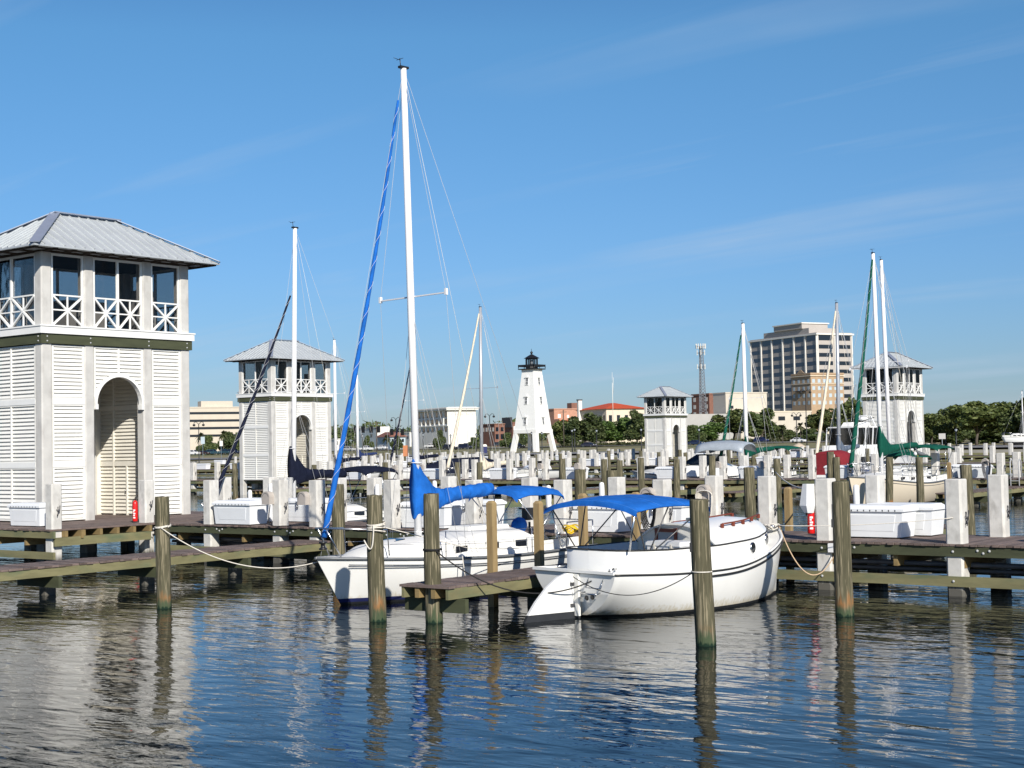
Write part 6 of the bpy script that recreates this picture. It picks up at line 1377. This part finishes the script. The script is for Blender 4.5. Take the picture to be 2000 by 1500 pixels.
# ------------------------------------------------------------------ cars, lamps, signals, signs
def carmesh(kind):
    L = 4.6; b = B().m('car_paint')
    if kind == 'suv': low = [(-2.3, .35), (2.3, .35), (2.32, .75), (2.2, 1.0), (-2.25, 1.05), (-2.32, .7)]; cab = [(-2.2, 1.05), (1.15, 1.02), (.45, 1.72), (-1.95, 1.75)]
    elif kind == 'truck': low = [(-2.6, .45), (2.5, .45), (2.52, .85), (2.3, 1.1), (-2.6, 1.12)]; cab = [(-.6, 1.1), (1.35, 1.08), (.75, 1.78), (-.4, 1.80)]
    else: low = [(-2.25, .3), (2.25, .3), (2.28, .6), (2.0, .82), (.9, .92), (-1.6, .95), (-2.25, .85)]; cab = [(-1.7, .93), (1.05, .90), (.25, 1.40), (-.95, 1.42)]
    def ext(poly, w0, w1, zs=None):
        n = len(poly); zm = max(z for _, z in poly); z0 = min(z for _, z in poly)
        wv = [lerp(w0, w1, (z-z0)/(zm-z0)) for _, z in poly]
        b.add([(x, -w, z) for (x, z), w in zip(poly, wv)]+[(x, w, z) for (x, z), w in zip(poly, wv)], [tuple(range(n)), tuple(range(2*n-1, n-1, -1))]+[(i, (i+1) % n, n+(i+1) % n, n+i) for i in range(n)])
    ext(low, .9, .86); ext(cab, .82, .64); body = b.mesh('body')
    b = B().m('window_dark'); zlo, zhi = cab[0][1], cab[2][1]
    c2 = [(lerp(x, (cab[0][0]+cab[1][0])/2, -.0)*1.0, z) for x, z in cab]
    for s in (-1, 1):
        def P(f, g): # f along, g up
            x0, x1 = lerp(cab[0][0], cab[3][0], g), lerp(cab[1][0], cab[2][0], g); return (lerp(x0, x1, f), s*(lerp(.82, .64, g)+.012), lerp(zlo, zhi, g))
        for f0, f1 in ((.08, .46), (.50, .92)): b.add([P(f0, .15), P(f1, .15), P(f1, .85), P(f0, .85)], [(0, 1, 2, 3)])
    for f, o in ((0, -.012), (1, .012)):
        def Q(g, s): x0, x1 = lerp(cab[0][0], cab[3][0], g), lerp(cab[1][0], cab[2][0], g); return (lerp(x0, x1, f)+o*1.5, s*lerp(.82, .64, g)*.88, lerp(zlo, zhi, g)+.01)
        b.add([Q(.12, -1), Q(.12, 1), Q(.9, 1), Q(.9, -1)], [(0, 1, 2, 3)])
    glass = b.mesh('windows')
    b = B().m('tyre'); b.T = Matrix.Rotation(PI/2, 4, 'X'); b.lathe([(0, -.11), (.33, -.11), (.35, -.06), (.35, .06), (.33, .11), (.2, .115)], n=14, cap=False); b.m('steel'); b.lathe([(.2, .115), (.0, .10)], n=14, cap=False); b.lathe([(.0, -.10), (.2, -.115)], n=14, cap=False); b.T = None; wheel = b.mesh('wheel')
    b = B().m('white_plastic'); b.box(-.02, -.16, -.07, .04, .16, .07); lamp = b.mesh('headlight')
    return body, glass, wheel, lamp, kind
CM = {k: carmesh(k) for k in ('sedan', 'suv', 'truck')}
def car(kind, px, py, d, rz, col, label):
    d = d*(1.46 if d > 250 else 1.3)
    body, glass, wheel, lamp, _ = CM[kind]; p = Dp(px, py, d); g = gz(p.x, p.y)+.26
    t = thing('parked_car' if d < 300 else 'car', label, 'car', (p.x, p.y, g), rz, 'cars along the shore road')
    o = link('body', body, t); o.color = (*col, 1); link('windows', glass, t)
    for x in (-1.4, 1.4):
        for s in (-.80, .80): link('wheel', wheel, t, (x, s, .34))
    for s in (-.6, .6): link('headlight', lamp, t, (2.24 if kind != 'truck' else 2.44, s, .66 if kind == 'sedan' else .85))
CARS = [('sedan', 1858, 858, 285, 0, (.22, .03, .015), 'dark red sedan on the road behind the live oaks'), ('sedan', 1912, 860, 283, 0, (.16, .19, .26), 'blue grey sedan on the road behind the live oaks'), ('suv', 1992, 868, 228, 1.2, (.75, .75, .75), 'white SUV parked at the far right edge'),
        ('suv', 908, 868, 330, 0.1, (.012, .014, .035), 'dark blue SUV left of the lighthouse'), ('suv', 1487, 862, 318, 0, (.015, .02, .07), 'navy car on the road under the middle oaks'), ('sedan', 1560, 866, 290, 0, (.7, .7, .7), 'white sedan left of the red canvas boat'),
        ('truck', 715, 872, 345, .15, (.7, .7, .7), 'white pickup truck on the road behind the navy boom'), ('suv', 682, 868, 350, 0, (.4, .4, .4), 'silver car left of the white pickup'), ('truck', 745, 858, 390, 0, (.72, .72, .72), 'white pickup truck before the house'), ('truck', 840, 860, 410, 0, (.72, .72, .72), 'white van like pickup in front of the bank'),
        ('suv', 915, 860, 400, 0, (.6, .6, .6), 'pale SUV beside the bank wall'), ('suv', 975, 862, 400, 0, (.05, .06, .07), 'dark car before the brick shop'), ('sedan', 987, 864, 395, 0, (.72, .72, .7), 'white sedan before the brick shop'),
        ('suv', 378, 890, 330, .2, (.7, .7, .7), 'white car at the left end of the parking row'), ('sedan', 398, 889, 330, .2, (.04, .02, .02), 'dark maroon car in the parking row at left'), ('suv', 416, 888, 330, .2, (.03, .07, .09), 'teal car in the parking row at left'), ('truck', 437, 887, 330, .2, (.02, .05, .07), 'dark teal pickup in the parking row at left'), ('suv', 456, 878, 350, .2, (.012, .02, .05), 'navy car beside the second lookout tower'), ('suv', 1010, 885, 300, .1, (.01, .01, .012), 'black car just left of the lighthouse leg'), ('suv', 880, 886, 300, .1, (.02, .02, .022), 'black car behind the distant piles'), ('sedan', 1150, 884, 300, 0, (.03, .03, .05), 'dark car right of the lighthouse'), ('sedan', 1360, 878, 280, 0, (.02, .03, .07), 'navy car right of the smallest tower')]
for a in CARS: car(*a)
b = B().m('black_metal'); b.lathe([(0, -.2), (.16, -.2), (.14, .5), (.07, .7), (.055, 1)], n=8); 
def lamp(px, ytop, d, label, double=False):
    p = Dp(px, ytop, d); g = gz(p.x, p.y); H = p.z-g; t = thing('street_lamp', label, 'street lamp', (p.x, p.y, g), 0, 'black street lamps by the marina')
    b = B().m('black_metal'); b.tube([(0, 0, -.2), (0, 0, .6), (0, 0, H-.5)], [.16, .11, .08], 7); b.build('pole', t)
    if double:
        b = B().m('black_metal'); A = (math.cos(TH), math.sin(TH))
        for s in (-1, 1): b.tube([(0, 0, H-.5), (s*.5*A[0], s*.5*A[1], H), (s*.95*A[0], s*.95*A[1], H-.12), (s*.95*A[0], s*.95*A[1], H-.4)], .06, 5); b.ball((s*.95*A[0], s*.95*A[1], H-.65), (.3, .3, .25), 8, 5)
        b.build('lamp_head', t)
    else:
        b = B().m('black_metal'); b.lathe([(0, H-.5), (.15, H-.5), (.08, H-.4), (.14, H-.38)], n=8, cap=False); b.m('canvas_clear'); b.lathe([(.14, H-.38), (.24, H-.05), (.1, H)], n=8); b.m('black_metal'); b.lathe([(.26, H-.05), (.12, H+.12), (0, H+.25)], n=8); b.build('lamp_head', t)
for i, (px, yt, d, db) in enumerate(((388, 824, 300, 1), (956, 808, 330, 1), (773, 815, 330, 1), (1573, 760, 300, 1), (1555, 806, 330, 1), (1117, 840, 300, 0), (1122, 838, 310, 0), (1165, 840, 300, 0), (1365, 838, 270, 0), (930, 848, 330, 0), (1038, 845, 320, 0), (1058, 845, 320, 0), (708, 850, 320, 0), (1867, 838, 230, 0), (1252, 838, 290, 0), (1643, 850, 260, 0), (880, 850, 320, 0), (826, 848, 320, 0))):
    lamp(px, yt, d, f'{ORD[i+1]} black street lamp in the shore row, '+('double headed' if db else 'single lantern'), db)
# traffic signals on mast arms
for x0, x1, y, d, lb in ((655, 742, 838, 360, 'black mast arm with traffic signals right of the second tower'), (812, 760, 843, 370, 'black mast arm with traffic signals behind the near mast')):
    p = Dp(x0, y, d); q = Dp(x1, y-1, d); g = gz(p.x, p.y); t = thing('traffic_signal', lb, 'traffic light', (0, 0, 0)); b = B().m('black_metal'); b.tube([(p.x, p.y, g), (p.x, p.y, p.z+.4)], .16, 6); b.tube([p, q], .10, 5); b.build('mast_arm', t)
    for f in ((.45, .62, .8, .97) if x0 < 700 else (.5, .9)): c = p.lerp(q, f); b = B().m('black_metal'); b.box(c.x-.3, c.y-.3, c.z-1.0, c.x+.3, c.y+.3, c.z+.6); b.build('signal_head', t)
for px, yt, d in ((735, 822, 470), (645, 828, 470), (1100, 800, 480)):
    p = Dp(px, yt, d); b = B().m('bark'); b.tube([(0, 0, gz(p.x, p.y)-1), (0, 0, p.z)], .16, 6); b.bar((-1.2*RT.x, -1.2*RT.y, p.z-.8), (1.2*RT.x, 1.2*RT.y, p.z-.8), .14); tag(b.build('utility_pole', None, (p.x, p.y, 0)), f'wooden utility pole standing over the shore at {"left" if px < 700 else ("the warehouse" if px < 1000 else "the lighthouse")}', 'utility pole')
for px, py, d, w, h, m, lb in ((1840, 852, 240, 1.1, .9, 'wall_grey', 'pale square sign beside the last lookout tower'), (396, 860, 330, .9, 1.6, 'wall_bluegrey', 'pale blue grey sign before the beige office'), (432, 866, 330, .7, 1.2, 'wall_white', 'white sign beside the parking row')):
    p = Dp(px, py, d); g = gz(p.x, p.y); b = B().m(m); b.box(-w/2, -.04, p.z-g-h/2, w/2, .04, p.z-g+h/2); b.m('steel'); b.box(-.05, -.03, -.2, .05, .03, p.z-g-h/2); tag(b.build('road_sign', None, (p.x, p.y, g), TH), lb, 'sign')
p = Dp(1560, 862, 300); b = B().m('bare_sand'); b.lathe([(1.7, -.2), (1.3, .25), (.65, .65), (.15, .85), (0, .88)], n=16); tag(b.build('sand_pile', None, (p.x, p.y, gz(p.x, p.y))), 'small heap of sand beside the road', 'sand heap')
p = Dp(946, 868, 330); b = B().m('navy_boot'); b.box(-.6, -.6, 0, .6, .6, 2.0); b.m('wall_white'); b.prism([(-.65, -.65), (.65, -.65), (.65, .65), (-.65, .65)], 2.0, 2.5, [(-.4, -.4), (.4, -.4), (.4, .4), (-.4, .4)]); tag(b.build('portable_toilet', None, (p.x, p.y, gz(p.x, p.y)-.5), TH), 'blue portable toilet with white roof left of lighthouse', 'portable toilet')
p = Dp(792, 880, 130); b = B().m('towel_orange'); b.box(-.22, -.02, -.5, .22, .02, .45); tag(b.build('towel', None, (p.x, p.y, p.z), TH), 'orange towel hanging on a distant pile', 'towel')
